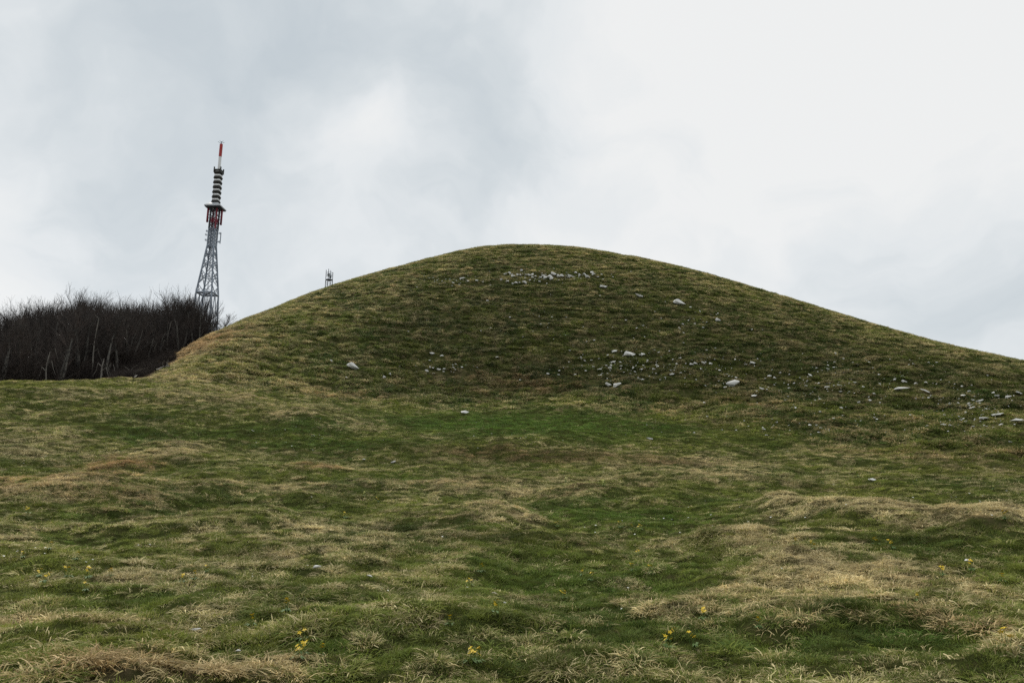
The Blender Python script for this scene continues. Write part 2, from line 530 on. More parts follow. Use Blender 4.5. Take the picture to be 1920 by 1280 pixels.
def simple(name, col, rough=.7, metal=0, nscale=4, amt=.25, bump=0.0, col2=None, coord='Object'):
    m, t, o = mat_new(name)
    b = t.nodes.new('ShaderNodeBsdfPrincipled')
    b.inputs['Roughness'].default_value = rough; b.inputs['Metallic'].default_value = metal
    b.inputs['Specular IOR Level'].default_value = .3
    tcn = t.nodes.new('ShaderNodeTexCoord')
    n = t.nodes.new('ShaderNodeTexNoise'); n.inputs['Scale'].default_value = nscale; n.inputs['Detail'].default_value = 6
    t.links.new(tcn.outputs[coord], n.inputs['Vector'])
    r = t.nodes.new('ShaderNodeValToRGB')
    c2 = col2 or tuple(c * (1 - amt) for c in col)
    r.color_ramp.elements[0].position = .35; r.color_ramp.elements[0].color = (*c2, 1)
    r.color_ramp.elements[1].position = .65; r.color_ramp.elements[1].color = (*col, 1)
    t.links.new(n.outputs['Fac'], r.inputs[0]); t.links.new(r.outputs[0], b.inputs['Base Color'])
    if bump:
        bp = t.nodes.new('ShaderNodeBump'); bp.inputs['Strength'].default_value = bump
        t.links.new(n.outputs['Fac'], bp.inputs['Height']); t.links.new(bp.outputs[0], b.inputs['Normal'])
    t.links.new(b.outputs[0], o.inputs[0])
    return m


# ------------------------------------------------------------------ materials
def grass_mat(name, inst=True):
    """blade colour: green to straw by the tuft's dryness and the blade's own number"""
    m, t, o = mat_new(name)
    nn, ll = t.nodes, t.links

    def attr(nm, typ):
        a = nn.new('ShaderNodeAttribute'); a.attribute_name = nm; a.attribute_type = typ
        return a.outputs['Fac']

    def mth(op, a, b, clamp=False):
        n = nn.new('ShaderNodeMath'); n.operation = op; n.use_clamp = clamp
        for i, x in enumerate((a, b)):
            if isinstance(x, (int, float)): n.inputs[i].default_value = x
            else: ll.new(x, n.inputs[i])
        return n.outputs[0]

    def mixc(f, a, b):
        n = nn.new('ShaderNodeMix'); n.data_type = 'RGBA'
        ll.new(f, n.inputs[0])
        for i, x in ((6, a), (7, b)):
            if isinstance(x, tuple): n.inputs[i].default_value = (*x, 1)
            else: ll.new(x, n.inputs[i])
        return n.outputs[2]
    dry = attr('dry', 'INSTANCER'); rust = attr('rust', 'INSTANCER'); tint = attr('tint', 'INSTANCER')
    lush = attr('lush', 'INSTANCER'); lum = attr('lum', 'INSTANCER')
    bv = attr('bv', 'GEOMETRY'); bw = attr('bw', 'GEOMETRY')
    f = mth('ADD', mth('MULTIPLY', mth('SUBTRACT', dry, .5), 2.5), mth('ADD', mth('MULTIPLY', mth('SUBTRACT', bv, .5), 1.7), .46), True)
    green = mixc(tint, (.045, .090, .018), (.265, .280, .050))
    green = mixc(mth('MULTIPLY', bw, .5), green, (.12, .15, .035))
    green = mixc(lush, green, mixc(bw, (.055, .140, .020), (.135, .215, .036)))
    straw = mixc(bw, (.80, .69, .39), (.30, .24, .10))
    ru = mixc(bw, (.58, .32, .14), (.27, .14, .055))
    straw = mixc(rust, straw, ru)
    c = mixc(f, green, straw)
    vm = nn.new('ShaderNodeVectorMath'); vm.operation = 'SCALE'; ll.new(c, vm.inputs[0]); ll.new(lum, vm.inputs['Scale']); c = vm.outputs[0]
    d = nn.new('ShaderNodeBsdfPrincipled'); ll.new(c, d.inputs['Base Color'])
    d.inputs['Roughness'].default_value = .7; d.inputs['Specular IOR Level'].default_value = .08
    tr = nn.new('ShaderNodeBsdfTranslucent'); ll.new(c, tr.inputs[0])
    ms = nn.new('ShaderNodeMixShader'); ms.inputs[0].default_value = .28
    ll.new(d.outputs[0], ms.inputs[1]); ll.new(tr.outputs[0], ms.inputs[2]); ll.new(ms.outputs[0], o.inputs[0])
    return m


def ground_mat():
    m, t, o = mat_new('turf')
    nn, ll = t.nodes, t.links

    def attr(nm):
        a = nn.new('ShaderNodeAttribute'); a.attribute_name = nm
        return a.outputs['Fac']

    def noise(s, d=8, r=.6):
        tcn = nn.new('ShaderNodeTexCoord')
        n = nn.new('ShaderNodeTexNoise'); n.inputs['Scale'].default_value = s; n.inputs['Detail'].default_value = d
        n.inputs['Roughness'].default_value = r
        ll.new(tcn.outputs['Object'], n.inputs['Vector'])
        return n.outputs['Fac']

    def mth(op, a, b, clamp=False):
        n = nn.new('ShaderNodeMath'); n.operation = op; n.use_clamp = clamp
        for i, x in enumerate((a, b)):
            if isinstance(x, (int, float)): n.inputs[i].default_value = x
            else: ll.new(x, n.inputs[i])
        return n.outputs[0]

    def mixc(f, a, b):
        n = nn.new('ShaderNodeMix'); n.data_type = 'RGBA'
        ll.new(f, n.inputs[0])
        for i, x in ((6, a), (7, b)):
            if isinstance(x, tuple): n.inputs[i].default_value = (*x, 1)
            else: ll.new(x, n.inputs[i])
        return n.outputs[2]
    f = mth('ADD', attr('dry'), mth('MULTIPLY', mth('SUBTRACT', noise(7), .5), 1.6), True)
    g = mixc(noise(1.3), (.022, .030, .009), (.055, .060, .018))
    s = mixc(noise(14), (.06, .045, .025), (.14, .11, .06))
    c = mixc(f, g, s)
    lit = mixc(noise(5), (.045, .034, .025), (.12, .085, .055))
    c = mixc(attr('litter'), c, lit)
    b = nn.new('ShaderNodeBsdfPrincipled'); ll.new(c, b.inputs['Base Color'])
    b.inputs['Roughness'].default_value = 1.0; b.inputs['Specular IOR Level'].default_value = 0.0
    bp = nn.new('ShaderNodeBump'); bp.inputs['Strength'].default_value = .9; bp.inputs['Distance'].default_value = .08
    ll.new(noise(9, 10, .7), bp.inputs['Height']); ll.new(bp.outputs[0], b.inputs['Normal'])
    ll.new(b.outputs[0], o.inputs[0])
    return m


def vary(m, a, b):
    """each thing gets its own shade between two factors"""
    t = m.node_tree
    bs = next(n for n in t.nodes if n.type == 'BSDF_PRINCIPLED')
    src = bs.inputs['Base Color'].links[0].from_socket
    oi = t.nodes.new('ShaderNodeObjectInfo'); mr = t.nodes.new('ShaderNodeMapRange')
    mr.inputs['To Min'].default_value = a; mr.inputs['To Max'].default_value = b
    t.links.new(oi.outputs['Random'], mr.inputs['Value'])
    vm = t.nodes.new('ShaderNodeVectorMath'); vm.operation = 'SCALE'
    t.links.new(src, vm.inputs[0]); t.links.new(mr.outputs[0], vm.inputs['Scale'])
    t.links.new(vm.outputs[0], bs.inputs['Base Color'])


M_GRASS = grass_mat('grass_blade')
M_TURF = ground_mat()
M_ROCK = simple('limestone', (.84, .83, .79), .95, 0, 1.6, .3, .5, (.60, .59, .55))
M_BARK = simple('bark', (.135, .125, .105), .9, 0, 3, .3, .3, (.045, .042, .038), 'Object')
M_TWIG = simple('twig_bark', (.062, .045, .036), .9, 0, .6, .3, 0, (.038, .034, .030), 'Object')
vary(M_TWIG, .35, 1.25); vary(M_ROCK, .72, 1.0)
M_BRUSH = simple('brush_bark', (.040, .030, .024), .95, 0, .6, .3)
M_PALEWOOD = simple('weathered_wood', (.19, .175, .15), .85, 0, 3, .3, .2, (.10, .09, .075))
M_STEEL = simple('galvanised_steel', (.27, .31, .36), .55, .2, .4, .2, 0, (.17, .20, .24))
M_DKSTEEL = simple('dark_steel', (.055, .06, .068), .6, .3, .5, .3)
M_RED = simple('red_paint', (.36, .035, .03), .5, 0, .6, .2)
M_CRIMSON = simple('dark_red_paint', (.20, .02, .035), .6, 0, .6, .2)
M_WHITE = simple('white_paint', (.72, .73, .72), .5, 0, .5, .15)
M_PANEL = simple('antenna_panel', (.045, .045, .04), .6, 0, .5, .2)
M_GREY = simple('grey_paint', (.42, .44, .45), .6, 0, .5, .2)

# ------------------------------------------------------------------ ground sheet
na, nr = len(AZ), len(RG)
V = np.stack([X, Y, H], -1).reshape(-1, 3)
ii = np.arange(na - 1)[:, None] * nr; jj = np.arange(nr - 1)[None]
F = np.stack([ii + jj, ii + jj + 1, ii + nr + jj + 1, ii + nr + jj], -1).reshape(-1, 4)
F = F[:, ::-1]
V = np.vstack([V, [[0, 0, -1.6]]]); c0 = len(V) - 1
me = mesh_np('ground', V, F, M_TURF, True)
fattr(me, 'dry', np.append((gD * .7 + .15 * gH - .15).ravel(), .4))
fattr(me, 'litter', np.append(gT.ravel(), 0))
ground = tag(link('ground', me), 'grassy meadow running up into a dome shaped hill', kind='structure')
flip = me.polygons[0].normal.z
if flip < 0:
    me.flip_normals()

# ------------------------------------------------------------------ rocks
ROCKS = []
ROCKPOS = []
for k in range(8):
    import bmesh
    bm = bmesh.new(); gg = random.Random(k)
    for _ in range(16):
        d_ = Vector((gg.gauss(0, 1), gg.gauss(0, 1), gg.gauss(0, 1))).normalized() * gg.uniform(.36, .52)
        bm.verts.new(d_)
    bmesh.ops.convex_hull(bm, input=bm.verts)
    bmesh.ops.delete(bm, geom=[v for v in bm.verts if not v.link_faces], context='VERTS')
    bmesh.ops.subdivide_edges(bm, edges=bm.edges[:], cuts=1, use_grid_fill=True)
    for v in bm.verts:
        v.co += Vector((gg.uniform(-1, 1), gg.uniform(-1, 1), gg.uniform(-1, 1))) * .028
    me = bpy.data.meshes.new('rock'); bm.to_mesh(me); bm.free()
    me.materials.append(M_ROCK)
    ROCKS.append(me)
rk = random.Random(3)


def rock(u, v, wpx, label, group, flat=.5, sink=.15, tall=None, name='rock', xy=None):
    x, y, z = at(u, v) if xy is None else (xy[0], xy[1], float(surf(np.array([xy[0]]), np.array([xy[1]]))[0]))
    r_ = math.hypot(x, y)
    wd = wpx * r_ / FPX * (1.2 if r_ > 50 else 1.1)
    o = link(name, rk.choice(ROCKS))
    ROCKPOS.append((x, y, wd))
    n = surf_n(np.array([x]), np.array([y]))[0]
    h = wd * (tall or flat) * .72
    o.scale = (wd * 1.1, wd * min(rk.uniform(.5, .8), max(.28, flat * 1.25)), h * 1.35)
    nz = Vector(n); xa = Vector((y, -x, 0)).normalized(); xa = (xa - nz * xa.dot(nz)).normalized(); ya = nz.cross(xa)
    q = Matrix((xa, ya, nz)).transposed().to_quaternion() @ Euler((rk.uniform(-.25, .15), rk.uniform(-.25, .25), rk.uniform(-.35, .35))).to_quaternion()
    o.rotation_euler = q.to_euler()
    lift = .10 if r_ > 50 else .02
    o.location = (x + n[0] * lift, y + n[1] * lift, z + h * .5 * (1 - sink * 2) + lift)
    tag(o, label, 'rock', group)
    return o


G_HILL = 'pale limestone rocks on the hillside'
BIG = [
    (660, 692, 22, .5, 'large white limestone boulder alone on the lower left hillside'),
    (870, 777, 15, .4, 'white stone lying alone in the bright green grass of the hollow'),
    (1272, 571, 21, .45, 'broad white rock on the upper right slope of the hill'),
    (1198, 557, 13, .4, 'pale rock right of and just below the summit outcrop'),
    (1131, 541, 15, .4, 'pale rock at the lower right end of the summit outcrop'),
    (1345, 603, 10, .5, 'small white rock down the slope from the broad upper right rock'),
    (1374, 725, 25, .4, 'broad flat white rock low on the right half of the hill'),
    (1180, 671, 19, .55, 'largest pale rock of the scatter on the middle of the hill'),
    (1152, 663, 10, .5, 'pale rock just left above the largest mid-hill rock'),
    (1205, 669, 9, .5, 'pale rock just right of the largest mid-hill rock'),
    (1140, 724, 12, .5, 'left one of two white rocks side by side at the foot of the hill'),
    (1156, 726, 17, .4, 'right one of two white rocks side by side at the foot of the hill'),
    (1634, 902, 13, .45, 'white stone alone on the short turf right of centre'),
    (720, 710, 6, .9, 'left of two small upright white stones near the lone boulder'),
    (730, 707, 5, 1.3, 'right of two small upright white stones near the lone boulder'),
    (823, 696, 9, .4, 'widest stone of the small row on the lower central slope'),
    (1907, 793, 24, .3, 'long pale slab of rock at the right edge of the photo'),
    (1871, 781, 26, .22, 'thin pale rock ledge left above the slab at the right edge'),
    (1689, 732, 30, .18, 'long thin pale rock ledge on the lower right slope'),
    (1734, 737, 20, .2, 'short thin pale ledge right of the long thin one'),
    (1845, 788, 18, .3, 'pale flat rock below the thin ledge near the right edge'),
    (1768, 800, 11, .4, 'small white rock in dark grass at the right foot of the hill'),
    (593, 1067, 15, .4, 'white stone in the foreground turf left of centre'),
    (692, 1084, 12, .35, 'pale flat stone right of the white foreground stone'),
    (363, 1186, 19, .25, 'thin pale flat stone low at the left in the foreground grass'),
    (446, 1229, 9, .5, 'small round grey stone near the bottom left grass sheaves'),
    (946, 1136, 7, .8, 'small white stone in the centre foreground grass'),
    (926, 1116, 12, .3, 'pale flat chip of stone beside straw in the centre foreground'),
    (1815, 1054, 13, .35, 'grey white stone in the green hollow at the far right foreground'),
    (1218, 824, 11, .35, 'pale stone in the yellowish turf right of the green hollow'),
    (737, 868, 9, .4, 'small pale stone on the shaded bank left of centre'),
    (682, 863, 7, .4, 'small yellowish stone on the bank left of its pale neighbour'),
]
for (u, v, wp, fl, lab) in BIG:
    rock(u, v, wp * (.72 if u > 1650 and v < 880 else 1), lab, G_HILL if v < 900 and u != 870 else 'pale stones lying in the meadow', fl)
MID = [(620, 680, 5), (649, 711, 5), (810, 667, 8), (828, 672, 7), (932, 672, 5), (800, 699, 8), (811, 694, 4), (833, 695, 5), (854, 686, 4), (866, 691, 5), (975, 715, 3.5), (956, 598, 4), (920, 617, 3.5), (914, 566, 5)]
for (u, v, wp) in MID:
    rock(u, v, wp, 'small pale stone scattered on the left half of the hill', G_HILL, .5)
MIDR = [(1027, 704, 8), (1047, 705, 7), (1078, 706, 6), (1150, 682, 14), (1143, 693, 8), (1125, 695, 8), (1205, 715, 8), (1256, 687, 5), (1276, 702, 6), (1260, 706, 12), (1247, 711, 5), (1296, 686, 10),
        (1068, 661, 5), (1067, 682, 4), (1079, 704, 5), (1112, 690, 6), (1098, 700, 6), (1294, 578, 6), (1312, 585, 5), (1280, 610, 6), (1325, 607, 4), (1247, 568, 4), (1165, 690, 7), (1190, 700, 6), (1226, 694, 5), (1090, 676, 4), (1235, 664, 5),
        (1303, 684, 9), (1318, 683, 11), (1332, 685, 9), (1322, 727, 5), (1360, 730, 8), (1411, 685, 12), (1341, 655, 5), (1442, 708, 10), (1452, 711, 7)]
for (u, v, wp) in MIDR:
    rock(u, v, wp * .8, 'small pale stone of the scatter across the middle of the hill', G_HILL, .4)
RIG = [(1479, 730, 7), (1518, 706, 10), (1550, 729, 10), (1573, 726, 9), (1629, 682, 5), (1637, 692, 5), (1599, 682, 4), (1694, 718, 12), (1805, 745, 9), (1836, 755, 13), (1823, 769, 11), (1603, 720, 8), (1729, 810, 6), (1589, 808, 8),
       (1552, 806, 11), (1432, 806, 9), (1437, 817, 7), (1413, 746, 12), (1429, 733, 12), (1511, 727, 6), (1363, 705, 5), (1381, 716, 5), (1894, 829, 7), (1712, 685, 4), (1756, 682, 5), (1741, 682, 4), (1890, 748, 12), (1868, 745, 9), (1910, 741, 12), (1780, 760, 6), (1800, 790, 6)]
for (u, v, wp) in RIG:
    rock(u, v, wp * .8, 'small pale stone scattered on the right slope of the hill', G_HILL, .35)
OUT = [(865, 526, 11), (893, 529, 9), (905, 530, 7), (812, 525, 6), (815, 534, 6), (850, 535, 7), (920, 538, 9), (878, 527, 7), (782, 542, 5), (948, 514, 7), (955, 517, 6), (962, 519, 9), (970, 516, 8), (978, 512, 7), (985, 514, 11), (992, 518, 8), (975, 521, 6), (998, 517, 6),
       (968, 533, 10), (975, 529, 8), (984, 531, 11), (992, 528, 7), (998, 526, 7), (1003, 524, 8), (960, 531, 6), (1012, 519, 9), (1018, 523, 11), (1024, 526, 12), (1030, 523, 10), (1036, 519, 11), (1040, 514, 8), (1033, 526, 8), (1046, 519, 9), (1054, 522, 10),
       (1060, 519, 7), (1068, 521, 9), (1075, 519, 10), (1080, 515, 7), (1086, 517, 9), (1094, 513, 9), (1101, 517, 9), (1108, 514, 7), (1114, 519, 8), (1122, 521, 9), (1128, 520, 5), (940, 530, 8), (950, 529, 6), (1010, 531, 6), (1048, 528, 6), (945, 520, 4), (1090, 523, 5), (1016, 513, 5)]
for i, (u, v, wp) in enumerate(OUT):
    left = u < 925
    rock(u + rk.uniform(-1.5, 1.5), v + rk.uniform(-4, 4), wp * rk.uniform(.4, 1.05), 'low pale rock in the faint line trailing left of the summit outcrop' if left else 'jagged pale rock in the broken outcrop below the summit', G_HILL if left else 'rocks of the outcrop below the summit', .35 if left else rk.uniform(.4, .9), 0.12, name='rock' if left else 'outcrop_rock')


RX = np.array(ROCKPOS)


def near_rock(x, y):
    """no grass on the rocks and just below them"""
    m = np.zeros(len(x), bool)
    for (a, b, q) in RX:
        r0 = math.hypot(a, b)
        m |= (x - a * (1 - .25 / r0)) ** 2 + (y - b * (1 - .25 / r0)) ** 2 < (q * .5 + .12) ** 2
    return m


# ------------------------------------------------------------------ tufts
PROTO = bpy.data.collections.new('tuft_shapes')


def tuft(name, nb, rad, lmin, lmax, wd, lean, droop, seed, bias=0.0):
    g = np.random.default_rng(seed)
    v = []; f = []; bv = []; bw = []
    n = 0
    for _ in range(nb):
        a = g.random() * 2 * np.pi; q = rad * math.sqrt(g.random())
        p0 = np.array([q * math.cos(a), q * math.sin(a), -.015])
        da = a + g.normal(0, .7)
        le = abs(g.normal(lean, .3)); ln = g.uniform(lmin, lmax)
        dirh = np.array([math.cos(da) + bias, math.sin(da), 0]); dirh /= np.linalg.norm(dirh)
        side = np.array([-dirh[1], dirh[0], 0])
        tw = g.normal(0, .5)
        wv = side * math.cos(tw) + np.array([0, 0, 1]) * math.sin(tw)
        ww = wd * g.uniform(.6, 1.3)
        pts = []
        ang = le; p = p0.copy(); segs = 3
        for s_ in range(segs + 1):
            pts.append(p.copy())
            p = p + (dirh * math.sin(ang) + np.array([0, 0, 1]) * math.cos(ang)) * ln / segs
            p[2] = max(p[2], .004 + .01 * g.random())
            ang += droop * g.uniform(.5, 1.4) / segs
        b_ = g.random(); c_ = g.random()
        for s_, pp in enumerate(pts):
            k = ww * (1, .9, .65, .12)[s_] * .5
            v += [pp - wv * k, pp + wv * k]; bv += [b_, b_]; bw += [c_, c_]
        for s_ in range(segs):
            f.append([n + 2 * s_, n + 2 * s_ + 1, n + 2 * s_ + 3, n + 2 * s_ + 2])
        n += 8
    me = mesh_np(name, v, f, M_GRASS, True)
    fattr(me, 'bv', bv); fattr(me, 'bw', bw)
    o = bpy.data.objects.new(name, me)
    PROTO.objects.link(o)


# names sort in this order: 00-03 short green, 04-07 medium, 08-11 long straw, 12-15 coarse hill clumps
for k in range(4): tuft('tuft_%02d' % k, 70, .12, .025, .075, .006, .5, .9, 10 + k)
for k in range(4): tuft('tuft_%02d' % (4 + k), 55, .12, .06, .15, .0075, .9, 1.5, 20 + k)
for k in range(4): tuft('tuft_%02d' % (8 + k), 56, .12, .08, .21, .0075, 1.1, 2.1, 30 + k, .4)
for k in range(4): tuft('tuft_%02d' % (12 + k), 64, .19, .10, .27, .02, .75, 1.6, 40 + k, .5)

for k in range(4): tuft('tuft_%02d' % (16 + k), 14, .14, .07, .20, .0065, 1.35, 1.5, 60 + k, .5)


def gn_scatter(name):
    ng = bpy.data.node_groups.new(name, 'GeometryNodeTree')
    ng.interface.new_socket('Geometry', in_out='INPUT', socket_type='NodeSocketGeometry')
    ng.interface.new_socket('Geometry', in_out='OUTPUT', socket_type='NodeSocketGeometry')
    n, l = ng.nodes, ng.links
    gi = n.new('NodeGroupInput'); go = n.new('NodeGroupOutput')
    ip = n.new('GeometryNodeInstanceOnPoints')
    ci = n.new('GeometryNodeCollectionInfo')
    ci.inputs['Separate Children'].default_value = True
    ci.inputs['Reset Children'].default_value = True

    def na_(nm, t):
        a = n.new('GeometryNodeInputNamedAttribute'); a.data_type = t; a.inputs[0].default_value = nm
        return a.outputs[0]
    l.new(gi.outputs[0], ip.inputs['Points'])
    l.new(ci.outputs[0], ip.inputs['Instance'])
    ip.inputs['Pick Instance'].default_value = True
    l.new(na_('idx', 'INT'), ip.inputs['Instance Index'])
    l.new(na_('rot', 'FLOAT_VECTOR'), ip.inputs['Rotation'])
    l.new(na_('scl', 'FLOAT_VECTOR'), ip.inputs['Scale'])
    l.new(ip.outputs[0], go.inputs[0])
    return ng, ci


NG, CI = gn_scatter('scatter')
CI.inputs['Collection'].default_value = PROTO


def scatter(name, P, idx, rot, scl, extra, ng):
    me = bpy.data.meshes.new(name)
    me.vertices.add(len(P)); me.vertices.foreach_set('co', np.asarray(P, np.float32).ravel())
    fattr(me, 'idx', idx, 'INT'); fattr(me, 'rot', rot, 'FLOAT_VECTOR'); fattr(me, 'scl', scl, 'FLOAT_VECTOR')
    for k, v in extra.items():
        fattr(me, k, v)
    o = link(name, me)
    md = o.modifiers.new('scatter', 'NODES'); md.node_group = ng
    return o


g = np.random.default_rng(5)


def sector(n_per_m2, r0, r1, a0=-39, a1=39):
    area = .5 * (r1 * r1 - r0 * r0) * R(a1 - a0)
    n = int(area * n_per_m2)
    r = np.sqrt(g.uniform(r0 * r0, r1 * r1, n)); a = np.radians(g.uniform(a0, a1, n))
    return r * np.sin(a), r * np.cos(a)


def eul(nrm, yaw, k=1.0):
    """Euler XYZ that tips local Z towards the ground normal (by k) after a yaw"""
    nn_ = nrm * [k, k, 1]; nn_ = nn_ / np.linalg.norm(nn_, axis=1, keepdims=True)
    zx, zy, zz = nn_.T
    xh = np.stack([np.cos(yaw), np.sin(yaw), np.zeros_like(yaw)], 1)
    xh = xh - nn_ * (xh * nn_).sum(1, keepdims=True); xh /= np.linalg.norm(xh, axis=1, keepdims=True)
    yh = np.cross(nn_, xh)
    # matrix columns xh,yh,nn ; XYZ euler: R = Rz Ry Rx
    ry = np.arcsin(np.clip(-xh[:, 2], -1, 1)); rz = np.arctan2(xh[:, 1], xh[:, 0]); rx = np.arctan2(yh[:, 2], nn_[:, 2])
    return np.stack([rx, ry, rz], 1)


def make_grass(name, x, y, label, coarse=0.0, size=1.0):
    D, Ru, Li, Lu = fields(x, y)
    Hn = hillness(x, y); T = litter(x, y)
    keep = (T < .5) & (g.random(len(x)) < 1)
    z = surf(x, y)
    nrm = surf_n(x, y)
    # dense sheaves gather on the dry patches; short turf on the green
    r = np.hypot(x, y)
    cr_ = np.interp(np.arctan2(x, y), knots[9][0], knots[9][1])
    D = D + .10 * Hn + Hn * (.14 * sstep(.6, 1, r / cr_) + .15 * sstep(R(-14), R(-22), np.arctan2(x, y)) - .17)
    u = g.random(len(x))
    gap = fbm(x * 2.6 + 60, y * 2.6, 3, gain=.6)
    a_ = np.arctan2(x, y); zb_ = bil(Hb, x, y)
    hgap = steps(a_, zb_, x, y)
    sel = np.where(Hn > .5, hgap, gap)
    keep &= ~((sel < np.where(Hn > .5, -.02, -.14)) & (g.random(len(x)) < np.where(Hn > .5, .80, .22)))
    keep &= ~near_rock(x, y)
    long_p = sstep(.38, .8, D + g.normal(0, .18, len(x)))
    kind = np.where(u < .05 + long_p * .40, 2, np.where(u < long_p * .9 + .36, 1, 0))
    hillsel = g.random(len(x)) < Hn * .85 + coarse
    kind = np.where(hillsel, 3, kind)
    kind = np.where((sel < -.12) & (Hn < .5), 0, kind)
    idx = kind * 4 + g.integers(0, 4, len(x))
    s = size * g.uniform(.7, 1.35, len(x)) * (1 + .35 * fbm(x * .9, y * .9, 2))
    r = np.hypot(x, y)
    s = s * (1 + .25 * sstep(15, 50, r)) * (1 + np.where(Hn > .5, .55, .30) * np.clip(sel, -.6, .8))
    sc = np.stack([s, s, s * g.uniform(.75, 1.15, len(x))], 1)
    # wind-combed: sheaves lean downslope, roughly together
    down = np.arctan2(nrm[:, 1], nrm[:, 0])
    comb = np.arctan2(-1., .5) + 1.6 * fbm(x * .35 + 11, y * .35, 2)
    yaw = np.where(kind >= 2, np.where(Hn > .5, down, comb) + g.normal(0, .75, len(x)), g.uniform(0, 6.28, len(x)))
    tint = np.clip(.48 + .75 * fbm(x * .18 + 20, y * .18, 4) + g.normal(0, .16, len(x)) + .30 * sstep(44, 58, r) * sstep(R(-12), R(-22), np.arctan2(x, y)) - .17 * Hn + .18 * np.clip(D, 0, 1), 0, 1)
    # deep green sward where the hollow stays moist
    ru = np.clip(Ru + Hn * .22 * g.random(len(x)), 0, 1)
    dr = np.clip(D + .02 + g.normal(0, .17, len(x)) - .16 * (kind == 0) + .25 * np.clip(sel, -.5, .6), 0, 1)
    # darker grass low on the hill's face
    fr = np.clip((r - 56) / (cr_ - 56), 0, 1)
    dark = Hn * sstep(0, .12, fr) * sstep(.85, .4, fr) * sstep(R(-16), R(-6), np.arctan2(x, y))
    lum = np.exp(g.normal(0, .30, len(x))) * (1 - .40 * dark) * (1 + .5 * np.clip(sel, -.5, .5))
    he_shade = heath_shade(x, y)
    lum = lum * (1 - he_shade); ru = np.clip(ru + he_shade * .5, 0, 1)  # heather browns the blades; bank shade is darkened into their colour
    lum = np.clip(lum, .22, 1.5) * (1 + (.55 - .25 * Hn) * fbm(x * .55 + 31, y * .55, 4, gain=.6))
    lu = np.clip(Lu * (1 - .8 * Hn) + g.normal(0, .15, len(x)) * (Lu > .1), 0, 1)
    k = keep
    P = np.stack([x, y, z], 1)[k]
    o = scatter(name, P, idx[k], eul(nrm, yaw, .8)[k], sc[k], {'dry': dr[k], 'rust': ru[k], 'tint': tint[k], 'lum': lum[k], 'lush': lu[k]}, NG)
    tag(o, label, kind='stuff')
    return o


x1, y1 = sector(120, 4.6, 16)
x2, y2 = sector(70, 16, 36)
x3, y3 = sector(36, 36, 62)
make_grass('meadow_grass', np.concatenate([x1, x2, x3]), np.concatenate([y1, y2, y3]), 'tussocky green and straw coloured meadow grass in the foreground', 0, .88)
# dead strands lying loose over the turf
x5, y5 = sector(26, 4.6, 16); x6, y6 = sector(15, 16, 34)
x5 = np.concatenate([x5, x6]); y5 = np.concatenate([y5, y6])
D5, R5, _l, _u = fields(x5, y5)
kp = (g.random(len(x5)) < .02 + .85 * np.clip(D5, 0, 1)) & ~near_rock(x5, y5)
x5 = x5[kp]; y5 = y5[kp]; R5 = R5[kp]
n5 = surf_n(x5, y5); s5 = g.uniform(.6, 1.25, len(x5))
o = scatter('dead_grass', np.stack([x5, y5, surf(x5, y5) + .012], 1), 16 + g.integers(0, 4, len(x5)), eul(n5, g.uniform(0, 6.28, len(x5)), .9), np.stack([s5, s5, s5], 1),
            {'dry': g.uniform(.75, 1.0, len(x5)), 'rust': np.clip(R5, 0, 1), 'tint': x5 * 0 + .5, 'lum': g.uniform(.75, 1.3, len(x5)), 'lush': x5 * 0}, NG)
tag(o, 'loose curled strands of dead straw lying over the green turf', kind='stuff')
x4, y4 = sector(27, 62, 126, -30, 38)
make_grass('hill_grass', x4, y4, 'coarse olive brown grass clumps covering the dome shaped hill', 0, .85)

# stone crumbs too small and many to count
SM = bpy.data.collections.new('stone_shapes')
for k, me in enumerate(ROCKS[:4]):
    SM.objects.link(bpy.data.objects.new('stone_%d' % k, me))
NG2, CI2 = gn_scatter('scatter_stones'); CI2.inputs['Collection'].default_value = SM
su, sv = [], []
zones = [(1190, 690, 110, 22, 130), (1350, 690, 80, 30, 50), (1560, 720, 190, 45, 150), (1820, 770, 90, 40, 90), (1030, 522, 90, 10, 120), (860, 528, 80, 9, 50), (1280, 600, 120, 30, 36), (830, 690, 60, 14, 24), (1500, 800, 200, 22, 40), (1000, 620, 250, 50, 30)]
sx, sy = [], []
for (u, v, a, b, n) in zones:
    for _ in range(int(n * 1.25)):
        hx, hy = hit(u + g.normal() * a * .6, v + g.normal() * b * .6, H)
        sx.append(hx); sy.append(hy)
sx = np.array(sx); sy = np.array(sy)
sz = surf(sx, sy) + .16
ss = .06 + .17 * g.random(len(sx)) ** 3
o = scatter('stone_scatter', np.stack([sx, sy, sz], 1), g.integers(0, 4, len(sx)), np.stack([g.uniform(-.4, .4, len(sx)), g.uniform(-.4, .4, len(sx)), g.uniform(0, 6.3, len(sx))], 1),
            np.stack([ss * 1.5, ss, ss * .7], 1), {}, NG2)
tag(o, 'tiny pale limestone crumbs strewn over the hillside', kind='stuff')

